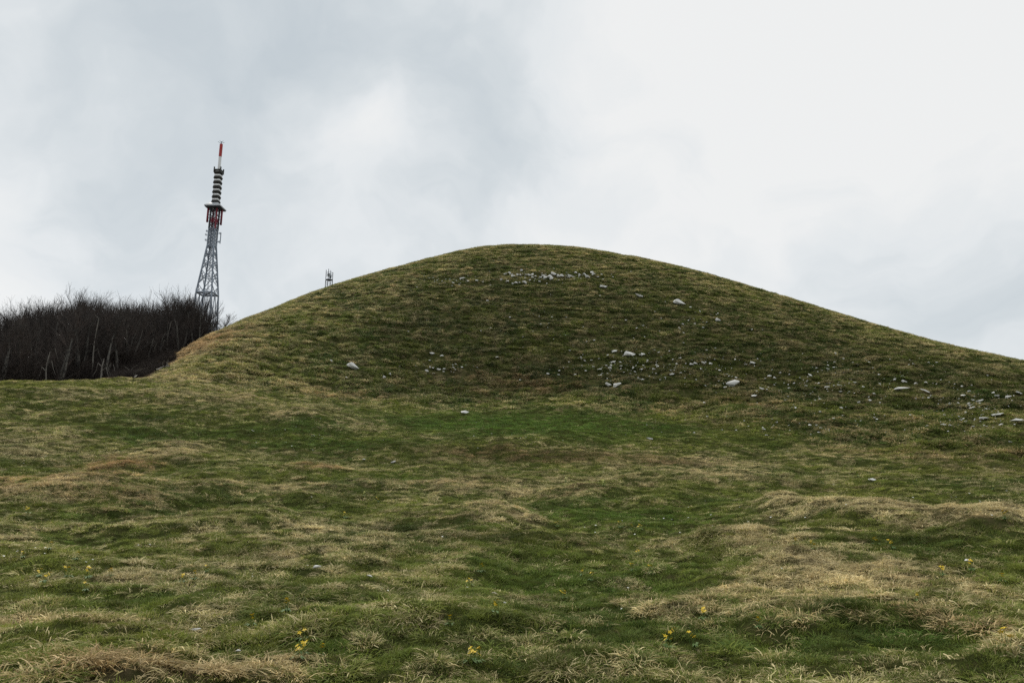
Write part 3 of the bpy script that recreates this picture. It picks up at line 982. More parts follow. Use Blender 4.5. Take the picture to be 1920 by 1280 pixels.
# ------------------------------------------------------------------ yellow flowers
M_PETAL = simple('yellow_petal', (.82, .58, .03), .6, 0, 20, .15, coord='Generated')
M_PALEPETAL = simple('pale_yellow_petal', (.62, .62, .18), .6, 0, 20, .15, coord='Generated')
M_STEM = simple('flower_stem', (.08, .14, .03), .7, 0, 20, .2, coord='Generated')
FL = []
for k in range(4):
    gg = random.Random(50 + k)
    st = MB(); pe = MB()
    for s_ in range(gg.randint(3, 5)):
        a = gg.uniform(0, 6.28); q = gg.uniform(.0, .045); hgt = gg.uniform(.07, .12)
        base = np.array([q * math.cos(a), q * math.sin(a), 0]); top = base + np.array([gg.uniform(-.02, .02), gg.uniform(-.02, .02), hgt])
        st.tube([base, (base + top) / 2 + [.004, 0, 0], top], [.0022, .002, .0016], 4)
        tl = Vector((gg.uniform(-.7, .7), gg.uniform(-1.0, .3), 1)).normalized().to_track_quat('Z', 'Y').to_matrix()
        for p in range(5):
            b = 2 * math.pi * p / 5
            e0 = Vector((0, 0, 0)); m1 = Vector((math.cos(b - .45) * .014, math.sin(b - .45) * .014, .006)); m2 = Vector((math.cos(b + .45) * .014, math.sin(b + .45) * .014, .006)); e1 = Vector((math.cos(b) * .026, math.sin(b) * .026, .004))
            pe.add([np.array(tl @ q_) + top for q_ in (e0, m1, e1, m2)], [[0, 1, 2, 3]])
    for s_ in range(6):
        a = gg.uniform(0, 6.28); d = np.array([math.cos(a), math.sin(a), 0]); sd_ = np.array([-d[1], d[0], 0]) * .011
        p0 = d * .01; p1 = d * .045 + [0, 0, .035]; p2 = d * .09 + [0, 0, .02]
        st.add([p0 - sd_ * .3, p0 + sd_ * .3, p1 + sd_, p1 - sd_, p2 + sd_ * .2, p2 - sd_ * .2], [[0, 1, 2, 3], [3, 2, 4, 5]])
    FL.append((st.mesh('leaves', M_STEM), pe.mesh('blossoms', M_PETAL), pe.mesh('blossoms', M_PALEPETAL)))
FLW = [(72, 1087), (83, 1095), (128, 1086), (165, 1089), (208, 1085), (160, 1112), (341, 1098), (363, 1092), (387, 1075), (471, 1177), (539, 1152), (567, 1210), (606, 1232), (557, 1242), (566, 1241), (42, 1050), (92, 1033), (142, 1053),
       (1044, 991), (1164, 993), (1184, 995), (1200, 997), (902, 1079), (880, 1102), (1091, 1081), (1107, 1093), (1194, 1043), (1187, 1073), (1222, 1078), (1057, 1129), (929, 1158), (844, 1177), (883, 1251), (894, 1254), (1248, 1211),
       (1256, 1210), (1252, 1223), (709, 943), (647, 974), (683, 932), (1492, 1024), (1528, 1034), (1673, 1032), (1643, 1023), (1721, 1135), (1425, 1181), (1317, 1167), (1303, 1217), (1885, 976), (1897, 1227), (1882, 1097), (1823, 1072), (1767, 1083),
       (1863, 919), (1657, 887), (1609, 894), (1542, 908), (50, 965), (1080, 918), (1060, 905), (1130, 912)]
FLAB = {(883, 1251): 'left of two bright yellow flower clumps at the bottom centre', (894, 1254): 'right of two bright yellow flower clumps at the bottom centre', (83, 1095): 'largest yellow flower clump at the left edge of the foreground',
        (160, 1112): 'yellow flower clump lying low below the left foreground row', (341, 1098): 'left of two yellow flower clumps beside straw, lower left', (363, 1092): 'right of two yellow flower clumps beside straw, lower left',
        (471, 1177): 'yellow flower clump alone in dark green grass, lower left', (567, 1210): 'yellow flower clump above the pair near the bottom left sheaves', (606, 1232): 'yellow flower clump right of the pair near the bottom left sheaves',
        (557, 1242): 'left of two touching yellow flower clumps near the bottom', (566, 1241): 'right of two touching yellow flower clumps near the bottom', (1044, 991): 'yellow flower clump at the right end of the straw mound',
        (1164, 993): 'leftmost of three yellow flower clumps in a row on green turf', (1184, 995): 'middle of three yellow flower clumps in a row on green turf', (1200, 997): 'rightmost of three yellow flower clumps in a row on green turf',
        (1492, 1024): 'bright yellow flower clump in straw grass right of centre', (1721, 1135): 'bright yellow flower clump in the right foreground', (1425, 1181): 'yellow flower clump in the straw sheaf at lower right',
        (1897, 1227): 'orange yellow flower clump in the bottom right corner', (50, 965): 'yellow flower clump at the foot of the rusty bank on the left'}
rf = random.Random(9)
for (u, v) in FLW:
    x, y, z = at(u, v)
    r_ = math.hypot(x, y)
    e = link('yellow_flower', None, loc=(x, y, z + .01))
    e.rotation_euler = (0, 0, rf.uniform(0, 6.28))
    s_ = rf.uniform(.7, 1.05) * (1.0 + .45 * min(1, max(0, (r_ - 9) / 15)))
    e.scale = (s_, s_, s_ * 1.15)
    a, b, c = rf.choice(FL)
    link('leaves', a, e); link('blossoms', c if r_ > 24 else b, e)
    zone = 'left' if u < 640 else ('centre' if u < 1280 else 'right')
    dep = 'near the camera' if v > 1060 else 'farther up the meadow'
    tag(e, FLAB.get((u, v), 'small yellow wildflower clump in the %s of the meadow %s' % (zone, dep)), 'wildflower', 'yellow wildflowers in the meadow')

# white specks of tiny daisies
M_DAISY = simple('white_petal', (.75, .76, .70), .6, coord='Generated')
dm = MB()
dz = [(560, 815, 60, 10, 40), (1080, 800, 220, 22, 160), (640, 835, 50, 8, 16), (130, 865, 60, 6, 16), (1230, 975, 120, 20, 30), (1000, 1120, 300, 60, 14), (300, 980, 200, 60, 8), (1800, 920, 80, 30, 24), (90, 1045, 60, 10, 12)]
for (u, v, a, b, n) in dz:
    for _ in range(n):
        hx, hy, hz = at(u + g.normal() * a, v + g.normal() * b)
        rr2 = math.hypot(hx, hy); q = .005 + .0011 * rr2
        t0 = g.random() * 6.28
        pts = [np.array([hx + q * math.cos(t0 + i * 1.5708), hy + q * math.sin(t0 + i * 1.5708), hz + .07 + .02 * g.random()]) for i in range(4)]
        dm.add(pts, [[0, 1, 2, 3]])
tag(dm.build('daisies', M_DAISY), 'tiny pale flowers dotted through the green turf', kind='stuff')


# ------------------------------------------------------------------ bare trees
def rot_dir(d, ang, az):
    d = d / np.linalg.norm(d)
    ref = np.array([0, 0, 1.]) if abs(d[2]) < .9 else np.array([1., 0, 0])
    a = np.cross(d, ref); a /= np.linalg.norm(a); b = np.cross(d, a)
    return d * math.cos(ang) + (a * math.cos(az) + b * math.sin(az)) * math.sin(ang)


def tree_meshes(seed, stems=2, spread=.5, low=.25, twigs=6):
    gg = np.random.default_rng(seed)
    tk = MB(); cw = MB()

    def limb(mb, p, d, ln, r0, r1, segs, wob, up, k):
        pts = [p.copy()]
        for i in range(segs):
            d = d + gg.normal(0, wob, 3) + np.array([0, 0, up]); d /= np.linalg.norm(d)
            p = p + d * ln / segs; pts.append(p.copy())
        mb.tube(pts, np.linspace(r0, r1, segs + 1), k)
        return pts, d
    for s_ in range(stems):
        a = gg.random() * 6.28
        d0 = rot_dir(np.array([0, 0, 1.]), gg.uniform(.03, .22) * (stems > 1), a)
        H_ = gg.uniform(6.0, 8.2)
        pts, d = limb(tk, np.array([.25 * math.cos(a) * (stems > 1), .25 * math.sin(a) * (stems > 1), -.3]), d0, H_, .21, .045, 9, .06, .04, 6)
        pts = np.array(pts)
        nb = gg.integers(13, 18)
        for b in range(nb):
            t = low + (1 - low) * (b + gg.random()) / nb
            q = t * (len(pts) - 1); i = int(min(q, len(pts) - 2)); p = pts[i] + (pts[i + 1] - pts[i]) * (q - i)
            dd = rot_dir(np.array([0, 0, 1.]), gg.uniform(.45, 1.25) * (1.05 - .45 * t), gg.random() * 6.28)
            ln = gg.uniform(1.7, 3.3) * (1.15 - .45 * t) * (.7 + spread)
            bp, bd = limb(cw, p, dd, ln, .045 * (1.1 - .5 * t), .014, 5, .14, .10, 4)
            bp = np.array(bp)
            ns = gg.integers(6, 9)
            for c in range(ns):
                tt = .2 + .8 * (c + gg.random()) / ns
                q = tt * (len(bp) - 1); i = int(min(q, len(bp) - 2)); p2 = bp[i] + (bp[i + 1] - bp[i]) * (q - i)
                d2 = rot_dir(bp[i + 1] - bp[i] + np.array([0, 0, .25]), gg.uniform(.3, .8), gg.random() * 6.28)
                l2 = gg.uniform(.7, 1.5)
                cp, cd = limb(cw, p2, d2, l2, .014, .006, 3, .09, .14, 3)
                cp = np.array(cp)
                for e_ in range(twigs):
                    q = gg.uniform(.3, 3); i = int(min(q, 2)); p3 = cp[i] + (cp[i + 1] - cp[i]) * (q - i)
                    d3 = rot_dir(cp[i + 1] - cp[i], gg.uniform(.3, .8), gg.random() * 6.28)
                    limb(cw, p3, d3, gg.uniform(.3, .75), .0065, .003, 2, .08, .12, 3)
    return tk.mesh('trunk', M_BARK, True), cw.mesh('crown', M_TWIG), 10.0


TREES = [tree_meshes(100 + k, stems=[1, 2, 3, 2, 1, 2][k], spread=[.6, .4, .3, .5, .8, .3][k], low=[.3, .3, .35, .12, .2, .3][k], twigs=6) for k in range(6)]
HT = [max(v.co.z for v in t[1].vertices) for t in TREES]
TOPS = np.array([(-400, 625), (-200, 596), (0, 580), (50, 565), (100, 552), (150, 541), (175, 545), (230, 553), (300, 545), (350, 536), (372, 545), (392, 572), (410, 592), (440, 612)], float)
rt = random.Random(21)


def place_tree(x, y, top_v, u, k, label, group='bare trees of the dark wood', name='bare_tree', parts=True):
    z = float(surf(np.array([x]), np.array([y]))[0])
    d = ray(u, top_v); zt = math.hypot(x, y) * d[2] / math.hypot(d[0], d[1])
    hgt = max(3.0, zt - z)
    s_ = hgt / HT[k]
    e = link(name, None, loc=(x, y, z - .1))
    e.rotation_euler = (0, 0, rt.uniform(0, 6.28))
    w_ = s_ * rt.uniform(.85, 1.05)
    w_ = max(w_, .75)
    e.scale = (w_, w_, s_)
    link('trunk', TREES[k][0], e); link('crown', TREES[k][1], e)
    tag(e, label, 'tree', group)
    return e


def dir_xy(u, r_):
    d = ray(u, 640.); hd = math.hypot(d[0], d[1])
    return d[0] / hd * r_, d[1] / hd * r_


def woodfront(u):
    return float(np.interp(u, [-400, 0, 200, 260, 300, 340, 430], [66, 66, 70, 79, 82, 85, 93]))


spots = []
tries = 0
while len(spots) < 165 and tries < 9000:
    tries += 1
    u = rt.uniform(-230, 368); r0 = woodfront(u)
    r_ = r0 + 42 * rt.random() ** 1.3
    x, y = dir_xy(u, r_)
    dmin = 2.0 if r_ < r0 + 8 else 2.9
    if all((x - a) ** 2 + (y - b) ** 2 > dmin ** 2 for a, b, *_ in spots):
        spots.append((x, y, u, r_ - r0))
for (x, y, u, dep) in spots:
    tv = np.interp(u, TOPS[:, 0], TOPS[:, 1])
    tv = tv + rt.choice([-8, -4, 1, 8, 16, 26]) + (14 if dep < 5 else (5 if dep < 12 else 0)) + rt.uniform(-4, 6)
    part_ = 'left end' if u < 110 else ('middle' if u < 250 else 'right end')
    lab = ('bare brown tree in the front row at the %s of the dark wood' if dep < 7 else 'bare brown tree behind the front row at the %s of the dark wood') % part_
    place_tree(x, y, tv, u, rt.randrange(6), lab)
for (u, dr, tv, k, lab) in [(150, 6, 541, 2, 'tallest bare tree breaking the skyline of the wood'), (172, 7, 548, 0, 'tall bare tree just right of the tallest one in the wood'), (398, 2, 578, 4, 'spreading bare tree at the right end of the wood before the lattice tower'),
                            (378, 5, 566, 3, 'bare tree against the left leg of the lattice tower'), (412, 6, 582, 3, 'thin low bare tree right of the lattice tower at the hill edge'), (72, 9, 566, 1, 'bare tree with open crown near the left end of the wood')]:
    x, y = dir_xy(u, woodfront(u) + dr)
    place_tree(x, y, tv, u, k, lab)

# the wood goes on beyond as one mass
FW = bpy.data.collections.new('far_tree_shapes')
for k in range(4):
    FW.objects.link(bpy.data.objects.new('far_crown_%d' % k, TREES[k][1]))
NG3, CI3 = gn_scatter('scatter_far_wood'); CI3.inputs['Collection'].default_value = FW
P = []; SC = []
for _ in range(420):
    u = rt.uniform(-300, 350); r_ = woodfront(u) + rt.uniform(16, 75)
    x, y = dir_xy(u, r_); z = float(surf(np.array([x]), np.array([y]))[0])
    d = ray(u, float(np.interp(u, TOPS[:, 0], TOPS[:, 1])) + rt.uniform(22, 60)); zt = r_ * d[2] / math.hypot(d[0], d[1])
    s_ = max(.5, (zt - z) / 9.5)
    P.append((x, y, z)); SC.append((s_, s_, s_))
P = np.array(P)
o = scatter('distant_wood', P, g.integers(0, 4, len(P)), np.stack([np.zeros(len(P)), np.zeros(len(P)), g.uniform(0, 6.3, len(P))], 1), np.array(SC), {}, NG3)
tag(o, 'mass of bare brown woodland beyond the front trees', kind='stuff')
# brushwood at the feet of the trees
BR = bpy.data.collections.new('brush_shapes')
for k in range(3):
    gg = np.random.default_rng(300 + k); mb = MB()
    for _ in range(150):
        a = gg.random() * 6.28; p = np.array([.5 * gg.normal(), .5 * gg.normal(), 0]); d = rot_dir(np.array([0, 0, 1.]), gg.uniform(.1, .9), a)
        ln = gg.uniform(.8, 2.2); pts = [p]
        for i in range(4):
            d = d + gg.normal(0, .16, 3); d /= np.linalg.norm(d); pts.append(pts[-1] + d * ln / 4)
        mb.tube(pts, np.linspace(.014, .004, 5), 3)
        for j in range(5):
            i = gg.integers(1, 4); d2 = rot_dir(d, gg.uniform(.4, 1.), gg.random() * 6.28)
            mb.tube([pts[i], pts[i] + d2 * .25, pts[i] + d2 * .5 + [0, 0, .08]], [.006, .005, .003], 3)
    BR.objects.link(bpy.data.objects.new('brush_%d' % k, mb.mesh('brush', M_BRUSH)))
NG4, CI4 = gn_scatter('scatter_brush'); CI4.inputs['Collection'].default_value = BR
P = []
for _ in range(700):
    u = rt.uniform(-260, 370); r_ = woodfront(u) + .5 + rt.uniform(0, 34)
    x, y = dir_xy(u, r_); P.append((x, y, float(surf(np.array([x]), np.array([y]))[0])))
n_b = len(P)
for _ in range(260):
    u = rt.uniform(225, 335); r_ = rt.uniform(61, 82)
    x, y = dir_xy(u, r_)
    if litter(np.array([x]), np.array([y]))[0] > .9: P.append((x, y, float(surf(np.array([x]), np.array([y]))[0]) - .05))
P = np.array(P); s_ = g.uniform(.8, 1.9, len(P)); s_[n_b:] = g.uniform(.15, .35, len(P) - n_b)
o = scatter('brushwood', P, g.integers(0, 3, len(P)), np.stack([np.zeros(len(P)), np.zeros(len(P)), g.uniform(0, 6.3, len(P))], 1), np.stack([s_, s_, s_], 1), {}, NG4)
tag(o, 'tangled brushwood at the feet of the bare trees', kind='stuff')


# fallen logs and pale dead stems, some added in place of sky gaps
def log(pxs, rad, label, name='fallen_log', cat='log', lift=.12):
    pts = []
    for (u, v) in pxs:
        x, y, z = at(u, v)
        pts.append(np.array([x, y, z + lift]))
    rr2 = [math.hypot(p[0], p[1]) for p in pts]
    mb = MB(); pts = np.array(pts)
    dense = []
    for i in range(len(pts) - 1):
        for t in np.linspace(0, 1, 5)[:-1]:
            dense.append(pts[i] * (1 - t) + pts[i + 1] * t + np.array([0, 0, rt.uniform(-.03, .05)]))
    dense.append(pts[-1])
    mb.tube(dense, np.linspace(rad, rad * .45, len(dense)), 6)
    mid = dense[len(dense) // 2]
    for q in range(3):
        p = dense[rt.randrange(1, len(dense) - 1)]
        mb.tube([p, p + np.array([rt.uniform(-.3, .3), rt.uniform(-.3, .3), .35]), p + np.array([rt.uniform(-.7, .7), rt.uniform(-.5, .5), .6])], [rad * .35, rad * .25, rad * .1], 4)
    c = dense[0].copy()
    mb.v = [v - c for v in mb.v]
    o = mb.build(name, M_PALEWOOD, smooth=True, loc=tuple(c))
    return tag(o, label, cat, 'fallen logs at the edge of the wood')


log([(238, 706), (256, 698), (272, 694)], .06, 'pale fallen log sloping up over the leaf litter left of the hill')
log([(291, 697), (305, 692), (318, 690)], .07, 'short pale fallen log lying beside the grassy flank')
log([(250, 711), (262, 703)], .045, 'thin pale fallen stem crossing the leaf litter low down')


def dead_stem(u, dr, v0, v1, bend, rad, label):
    r_ = woodfront(u) + dr
    x, y = dir_xy(u, r_); z = float(surf(np.array([x]), np.array([y]))[0])
    d0 = ray(u, v0); d1 = ray(u, v1)
    zt = r_ * d1[2] / math.hypot(d1[0], d1[1])
    hh = max(1.5, zt - z)
    mb = MB(); pts = [np.array([bend * math.sin(t * 2.2) + .1 * math.sin(7 * t), 0, hh * t - .2]) for t in np.linspace(0, 1, 8)]
    mb.tube(pts, np.linspace(rad, rad * .4, 8), 6)
    for q in range(4):
        p = pts[rt.randrange(3, 8)]; sg = rt.choice((-1, 1))
        mb.tube([p, p + [sg * .35, 0, .3], p + [sg * .5, .1, -.3], p + [sg * .75, .1, -.8]], [rad * .4, rad * .35, rad * .25, rad * .1], 4)
    o = mb.build('dead_stem', M_PALEWOOD, smooth=True, loc=(x, y, z))
    return tag(o, label, 'tree trunk', 'pale dead stems in the wood')


dead_stem(190, -1.2, 712, 668, .4, .10, 'crooked pale dead stem with drooping limbs before the dark wood')
dead_stem(211, -1.0, 714, 690, .05, .09, 'short straight pale pole at the edge of the wood')
dead_stem(296, 1.0, 690, 640, -.2, .09, 'pale slender stem standing in for a light gap in the right part of the wood')  # added stem, its pale wood replaces sky light seen through the trees
dead_stem(305, 1.5, 680, 634, .1, .05, 'thin pale stem standing in for a light gap between slender trunks in the right part of the wood')  # added: pale streak for a gap of light between trunks
dead_stem(318, 1.0, 672, 600, -.15, .055, 'tall thin pale stem standing in for a sky gap near the grass flank of the hill')  # added: pale upright in place of a bright opening in the wood
dead_stem(93, -.6, 680, 655, .1, .07, 'short pale dead stem in the left part of the wood')
dead_stem(175, 1.0, 640, 592, .2, .07, 'tall pale dead stem high in the middle of the wood')

# ------------------------------------------------------------------ lattice tower
TR = 230.0
tx, ty = dir_xy(380.5, TR)
TH = math.atan2(tx, ty)


def zrow(u, v, r_):
    d = ray(u, v); return r_ * d[2] / math.hypot(d[0], d[1])


PXM = TR / FPX / math.cos(R(22)) * 1.0
d_ = ray(396, 600); slant = TR / math.hypot(d_[0], d_[1])          # distance along the sight line
dep = float((CMr.T @ (d_ * slant))[2] * -1)
PXM = dep / FPX                                                        # metres per photo pixel at the tower
Zf = {v: zrow(u, v, TR) for u, v in ((402, 640), (396, 615), (389, 551), (396, 462), (398, 430), (403, 392), (405, 385), (412, 322), (413, 294), (416, 271))}
z_base = float(surf(np.array([tx]), np.array([ty]))[0])
YAW = -TH + R(45) + R(20)
tower = link('lattice_tower', None, loc=(tx, ty, z_base))
tower.rotation_euler = (0, 0, YAW)
tag(tower, 'tall lattice mast with red and white top rising behind the bare wood', 'tower')
zl = lambda v: Zf[v] - z_base
half = lambda wpx: wpx * PXM / 2 / math.sqrt(2) / .95       # side half-length from the pictured diagonal width
secs = [(0, half(78)), (zl(551), half(39.5)), (zl(462), half(16.5)), (zl(392), half(16))]


def hw_at(z):
    return float(np.interp(z, [s[0] for s in secs], [s[1] for s in secs]))


def corner(z, c):
    h_ = hw_at(z)
    return np.array([(h_, h_), (-h_, h_), (-h_, -h_), (h_, -h_)][c % 4] + (z,)) if False else np.array([[(h_, h_), (-h_, h_), (-h_, -h_), (h_, -h_)][c % 4][0], [(h_, h_), (-h_, h_), (-h_, -h_), (h_, -h_)][c % 4][1], z])


z_red = zl(430)
for c in range(4):
    mb = MB()
    zs = [0, zl(551), zl(462)]
    for a, b in zip(zs[:-1], zs[1:]):
        mb.bar(corner(a, c), corner(b, c), .36)
    mb.bar(corner(zl(462), c), corner(z_red, c), .30)
    mb.build('leg', M_STEEL, tower)


def panels(z0, z1, n, grow, name, mat, wd, sub=True):
    """X-braced bays between two heights, one mesh per face of the tower"""
    hs = np.array([grow ** i for i in range(n)]); hs = hs / hs.sum() * (z1 - z0); zz = z0 + np.concatenate([[0], np.cumsum(hs)])
    for c in range(4):
        mb = MB()
        for a, b in zip(zz[:-1], zz[1:]):
            A, B, C_, D_ = corner(a, c), corner(a, c + 1), corner(b, c), corner(b, c + 1)
            off = .004 * c
            m = (a + b) / 2; ML, MR = corner(m, c), corner(m, c + 1)
            if sub:
                T_, Bm = (C_ + D_) / 2, (A + B) / 2
                # diamond bracing with secondary bars
                for p, q in ((ML, T_), (T_, MR), (MR, Bm), (Bm, ML)): mb.bar(p, q, wd)
                mb.bar(A, B, wd * .9); mb.bar(ML * .5 + Bm * .5, A, wd * .6); mb.bar(MR * .5 + Bm * .5, B, wd * .6)
                mb.bar(ML * .5 + T_ * .5, C_, wd * .6); mb.bar(MR * .5 + T_ * .5, D_, wd * .6)
            else:
                mb.bar(A, D_, wd); mb.bar(B, C_, wd); mb.bar(A, B, wd)
        mb.build(name, mat, tower)


panels(0, zl(551), 2, .8, 'bracing', M_STEEL, .17)
panels(zl(551), zl(462), 4, .78, 'bracing', M_STEEL, .16)
panels(zl(462), z_red, 5, 1, 'bracing', M_STEEL, .15, False)
zm1 = z_red + (zl(392) - z_red) * .32; zm2 = z_red + (zl(392) - z_red) * .55
panels(z_red, zm1, 2, 1, 'bracing', M_DKSTEEL, .12, False)
panels(zm1, zm2, 2, 1, 'red_bracing', M_CRIMSON, .13, False)
panels(zm2, zl(392), 2, 1, 'bracing', M_DKSTEEL, .12, False)
for c in range(4):
    mb = MB(); mb.bar(corner(z_red, c), corner(zl(392), c), .36); mb.build('red_leg', M_DKSTEEL if c % 2 else M_CRIMSON, tower)
mb = MB()
for c in range(4):
    for z in (zl(551), zl(462), z_red):
        mb.bar(corner(z, c), corner(z, c + 1), .42 if z == zl(551) else .3)
mb.bar(corner(zl(551), 0), corner(zl(551), 2), .3); mb.bar(corner(zl(551), 1), corner(zl(551), 3), .3)
mb.build('ring_beam', M_STEEL, tower)
# cable ladder up the middle of the near face
mb = MB()
for s_ in (-.25, .25):
    mb.bar([s_, s_, 0], [s_, s_, zl(392)], .09)
for z in np.arange(1, zl(392), .9): mb.bar([-.25, -.25, z], [.25, .25, z], .05)
mb.build('cable_ladder', M_STEEL, tower)
# platform roof: shallow pale pyramid edge, dark underside
ph = half(41)
zb = zl(392)
mb = MB()
v = [(-ph, -ph, zb + .25), (ph, -ph, zb + .25), (ph, ph, zb + .25), (-ph, ph, zb + .25), (-ph, -ph, zb + .55), (ph, -ph, zb + .55), (ph, ph, zb + .55), (-ph, ph, zb + .55),
     (-1.2, -1.2, zb + 1.7), (1.2, -1.2, zb + 1.7), (1.2, 1.2, zb + 1.7), (-1.2, 1.2, zb + 1.7)]
mb.add(v, [[0, 1, 5, 4], [1, 2, 6, 5], [2, 3, 7, 6], [3, 0, 4, 7], [4, 5, 9, 8], [5, 6, 10, 9], [6, 7, 11, 10], [7, 4, 8, 11], [8, 9, 10, 11]])
mb.build('platform', M_GREY, tower)
mb = MB(); mb.box((0, 0, zb + .12), (ph * 2 - .3, ph * 2 - .3, .24)); mb.build('platform_underside', M_DKSTEEL, tower)
mb = MB()
mb.box((.5, -.5, zb - .03), (.55, .55, .06)); mb.box((-.5, .5, zb - .03), (.55, .55, .06)); mb.build('platform_light', M_WHITE, tower)
# red whip panels hanging either side below the platform
sd = np.array([math.cos(-(YAW) + -TH), math.sin(-(YAW) + -TH)])     # local direction that points right in the picture
for s_, lenp in ((-1, 29), (1, 31)):
    mb = MB(); q = sd * s_ * 12.3 * PXM
    mb.box((q[0], q[1], zb - lenp * PXM / 2 + .1), (.45, .45, lenp * PXM))
    o = mb.build('hanging_antenna', M_CRIMSON, tower)
    m2 = MB()
    for k in range(4):
        z = zb - 1 - k * lenp * PXM / 4.4
        m2.bar([q[0], q[1], z], [q[0] * .62, q[1] * .62, z], .12)
    m2.build('antenna_bracket', M_DKSTEEL, o)
# antenna column: white core with tiers of dark panels
zc0, zc1 = zl(385), zl(322)
mb = MB(); mb.box((0, 0, (zb + 1.7 + zc1) / 2), (.9, .9, zc1 - zb - 1.7)); mb.build('antenna_column', M_GREY, tower)
nt_ = 7
for k in range(nt_):
    zc_ = zc0 + (k + .42) * (zc1 - zc0) / nt_ + .3
    tier = MB(); a_ = half(16.5)
    hgt = (zc1 - zc0) / nt_ * .52
    for c in range(4):
        an = c * math.pi / 2
        M_ = [[math.cos(an), -math.sin(an), 0], [math.sin(an), math.cos(an), 0], [0, 0, 1]]
        o_ = np.array(M_) @ np.array([a_ * .85, 0, zc_])
        tier.box(o_, (.35, a_ * 1.65, hgt), M_)
        o_ = np.array(M_) @ np.array([a_ * .85 + .28, 0, zc_])
        tier.box(o_, (.2, a_ * 1.2, hgt * .5), M_)
    tier.build('antenna_tier', M_PANEL, tower)
    wt = MB()
    for c in range(4):
        an = c * math.pi / 2
        M_ = [[math.cos(an), -math.sin(an), 0], [math.sin(an), math.cos(an), 0], [0, 0, 1]]
        o_ = np.array(M_) @ np.array([a_ * .72, 0, zc_ + hgt * .5 + .26])
        wt.box(o_, (.4, a_ * 1.6, .62), M_)
    wt.build('white_panel', M_WHITE, tower)
zt0 = zl(322)
mb = MB(); mb.box((0, 0, zt0 + .2), (half(17) * 2, half(17) * 2, .5))
for c in range(4):
    h_ = half(17); cc = [(h_, h_), (-h_, h_), (-h_, -h_), (h_, -h_)][c]
    mb.bar([cc[0], cc[1], zt0 - .6], [cc[0], cc[1], zt0 + 1.1], .3)
mb.build('top_gallery', M_PANEL, tower)
mb = MB(); rad = 2.9 * PXM
mb.tube([[0, 0, zt0 + .45], [0, 0, zl(294)]], rad * .92, 16, True); mb.build('white_mast', M_WHITE, tower)
mb = MB(); mb.tube([[0, 0, zl(294)], [0, 0, zl(271)]], rad, 16, True); mb.build('red_mast', M_RED, tower)
mb = MB(); zt = zl(271)
mb.bar([0, 0, zt], [0, 0, zt + .9], .18)
for a in (0, 1, 2):
    an = a * 2.094 + .3
    mb.bar([0, 0, zt + .3], [math.cos(an) * 1.1, math.sin(an) * 1.1, zt + .5], .08); mb.bar([0, 0, zt + .6], [math.cos(an) * .6, math.sin(an) * .6, zt + 1.1], .07)
mb.build('tip_antenna', M_STEEL, tower)
# small yagi arms and a whip on the grey shaft
for s_, off, v in ((-1, 5.5, 452), (-1, 6, 442), (-1, 5, 435), (1, 6.5, 452), (1, 6.5, 436)):
    z = zl(462) + (462 - v) * PXM * 1.05
    mb = MB(); q = sd * s_
    p0 = np.array([q[0] * 1.2, q[1] * 1.2, z]); p1 = np.array([q[0] * (8 + off) * PXM, q[1] * (8 + off) * PXM, z + .2])
    mb.bar(p0, p1, .1)
    for t in (.45, .6, .75, .9): 
        m_ = p0 * (1 - t) + p1 * t; mb.bar(m_ - [0, 0, .35], m_ + [0, 0, .35], .06)
    mb.build('side_antenna', M_STEEL, tower)
mb = MB(); q = sd * 14 * PXM
mb.bar([q[0], q[1], zl(462) + 1.2], [q[0], q[1], zl(462) + 4.6], .2); mb.bar([q[0], q[1], zl(462) + 1.6], [q[0] * .55, q[1] * .55, zl(462) + 1.6], .1); mb.build('whip_antenna', M_STEEL, tower)

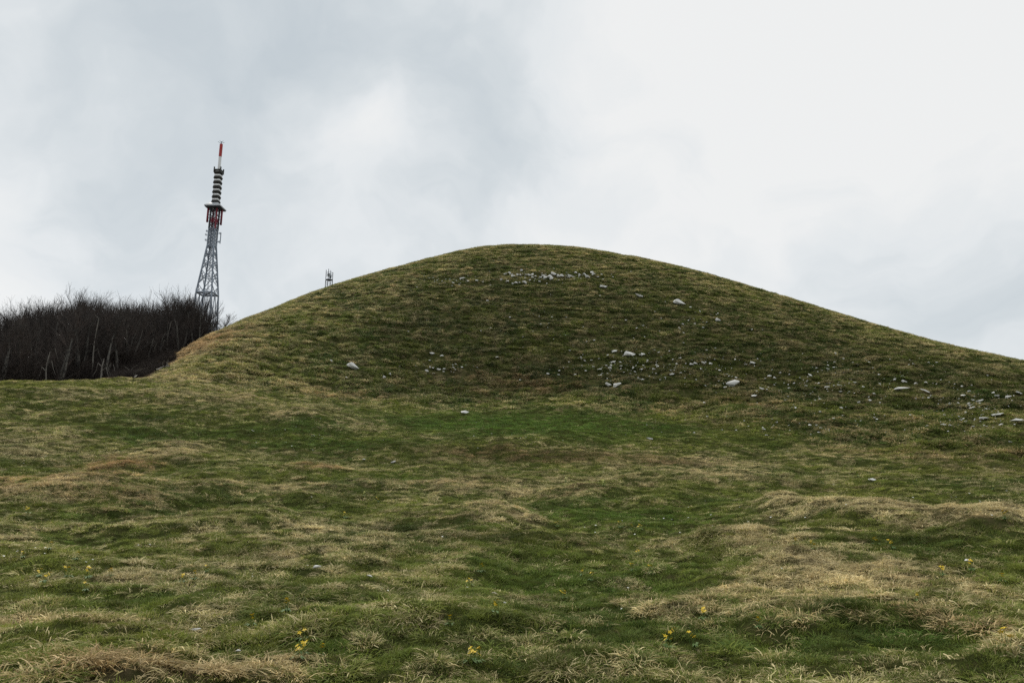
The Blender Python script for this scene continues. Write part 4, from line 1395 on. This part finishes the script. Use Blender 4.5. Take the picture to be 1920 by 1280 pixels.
# ------------------------------------------------------------------ small scaffold platform on the ridge
r_ = float(np.interp(618, CR[:, 0], CR[:, 1])) + 9
sx_, sy_ = dir_xy(610, r_)
zg = float(surf(np.array([sx_]), np.array([sy_]))[0])
d_ = ray(618, 540); pm = (CMr.T @ (d_ * (r_ / math.hypot(d_[0], d_[1]))))[2] * -1 / FPX
st = link('scaffold_tower', None, loc=(sx_, sy_, zg))
st.rotation_euler = (0, 0, -math.atan2(sx_, sy_) + R(28))
tag(st, 'small steel scaffold platform standing on the left shoulder of the hill', 'platform')
zp = zrow(618, 525, r_) - zg; ztp = zrow(618, 506, r_) - zg; zmid = zrow(618, 511, r_) - zg
hx = 4.6 * pm
for c, (a, b) in enumerate(((1, 1), (-1, 1), (-1, -1), (1, -1))):
    mb = MB(); mb.bar([a * hx, b * hx, -.3], [a * hx, b * hx, zp], .075); mb.build('leg', M_DKSTEEL, st)
    mb = MB(); mb.bar([a * hx, b * hx, zp], [a * hx, b * hx, ztp if (a, b) != (1, -1) else zmid], .06); mb.build('post', M_DKSTEEL, st)
mb = MB()
for (cx_, cy_, w1_, w2_) in ((0, hx * .75, 2.1, .6), (0, -hx * .75, 2.1, .6), (hx * .75, 0, .6, .9), (-hx * .75, 0, .6, .9)):
    mb.box((cx_, cy_, zp), (hx * w1_, hx * w2_, .12))
mb.build('deck', M_DKSTEEL, st)
mb = MB()
for z in (zmid, zmid - .3, (zmid + zp) / 2, zp + .1):
    for c in range(4):
        k4 = [(1, 1), (-1, 1), (-1, -1), (1, -1)]
        a, b = k4[c], k4[(c + 1) % 4]
        mb.bar([a[0] * hx, a[1] * hx, z + .003 * c], [b[0] * hx, b[1] * hx, z + .003 * c], .03)
mb.build('railing', M_STEEL, st)
mb = MB()
k4 = [(1, 1), (-1, 1), (-1, -1), (1, -1)]
for c in range(4):
    a, b = k4[c], k4[(c + 1) % 4]
    mb.bar([a[0] * hx, a[1] * hx, 0], [b[0] * hx, b[1] * hx, zp], .03)
mb.bar([-.2, 0, 0], [-.2, 0, zp], .04); mb.bar([.15, 0, 0], [.15, 0, zp], .04)
mb.build('cross_brace', M_STEEL, st)
mb = MB()
mb.tube([[-.18, -.1, (zmid + zp) / 2 + .15], [-.18, -.28, (zmid + zp) / 2 + .15]], [.24, .20], 12, True)
mb.build('dish', M_GREY, st)
mb = MB(); mb.box((.2, .05, (zmid + zp) / 2), (.22, .22, .5)); mb.bar([.2, .05, zp], [.2, .05, ztp], .05); mb.build('instrument_box', M_STEEL, st)
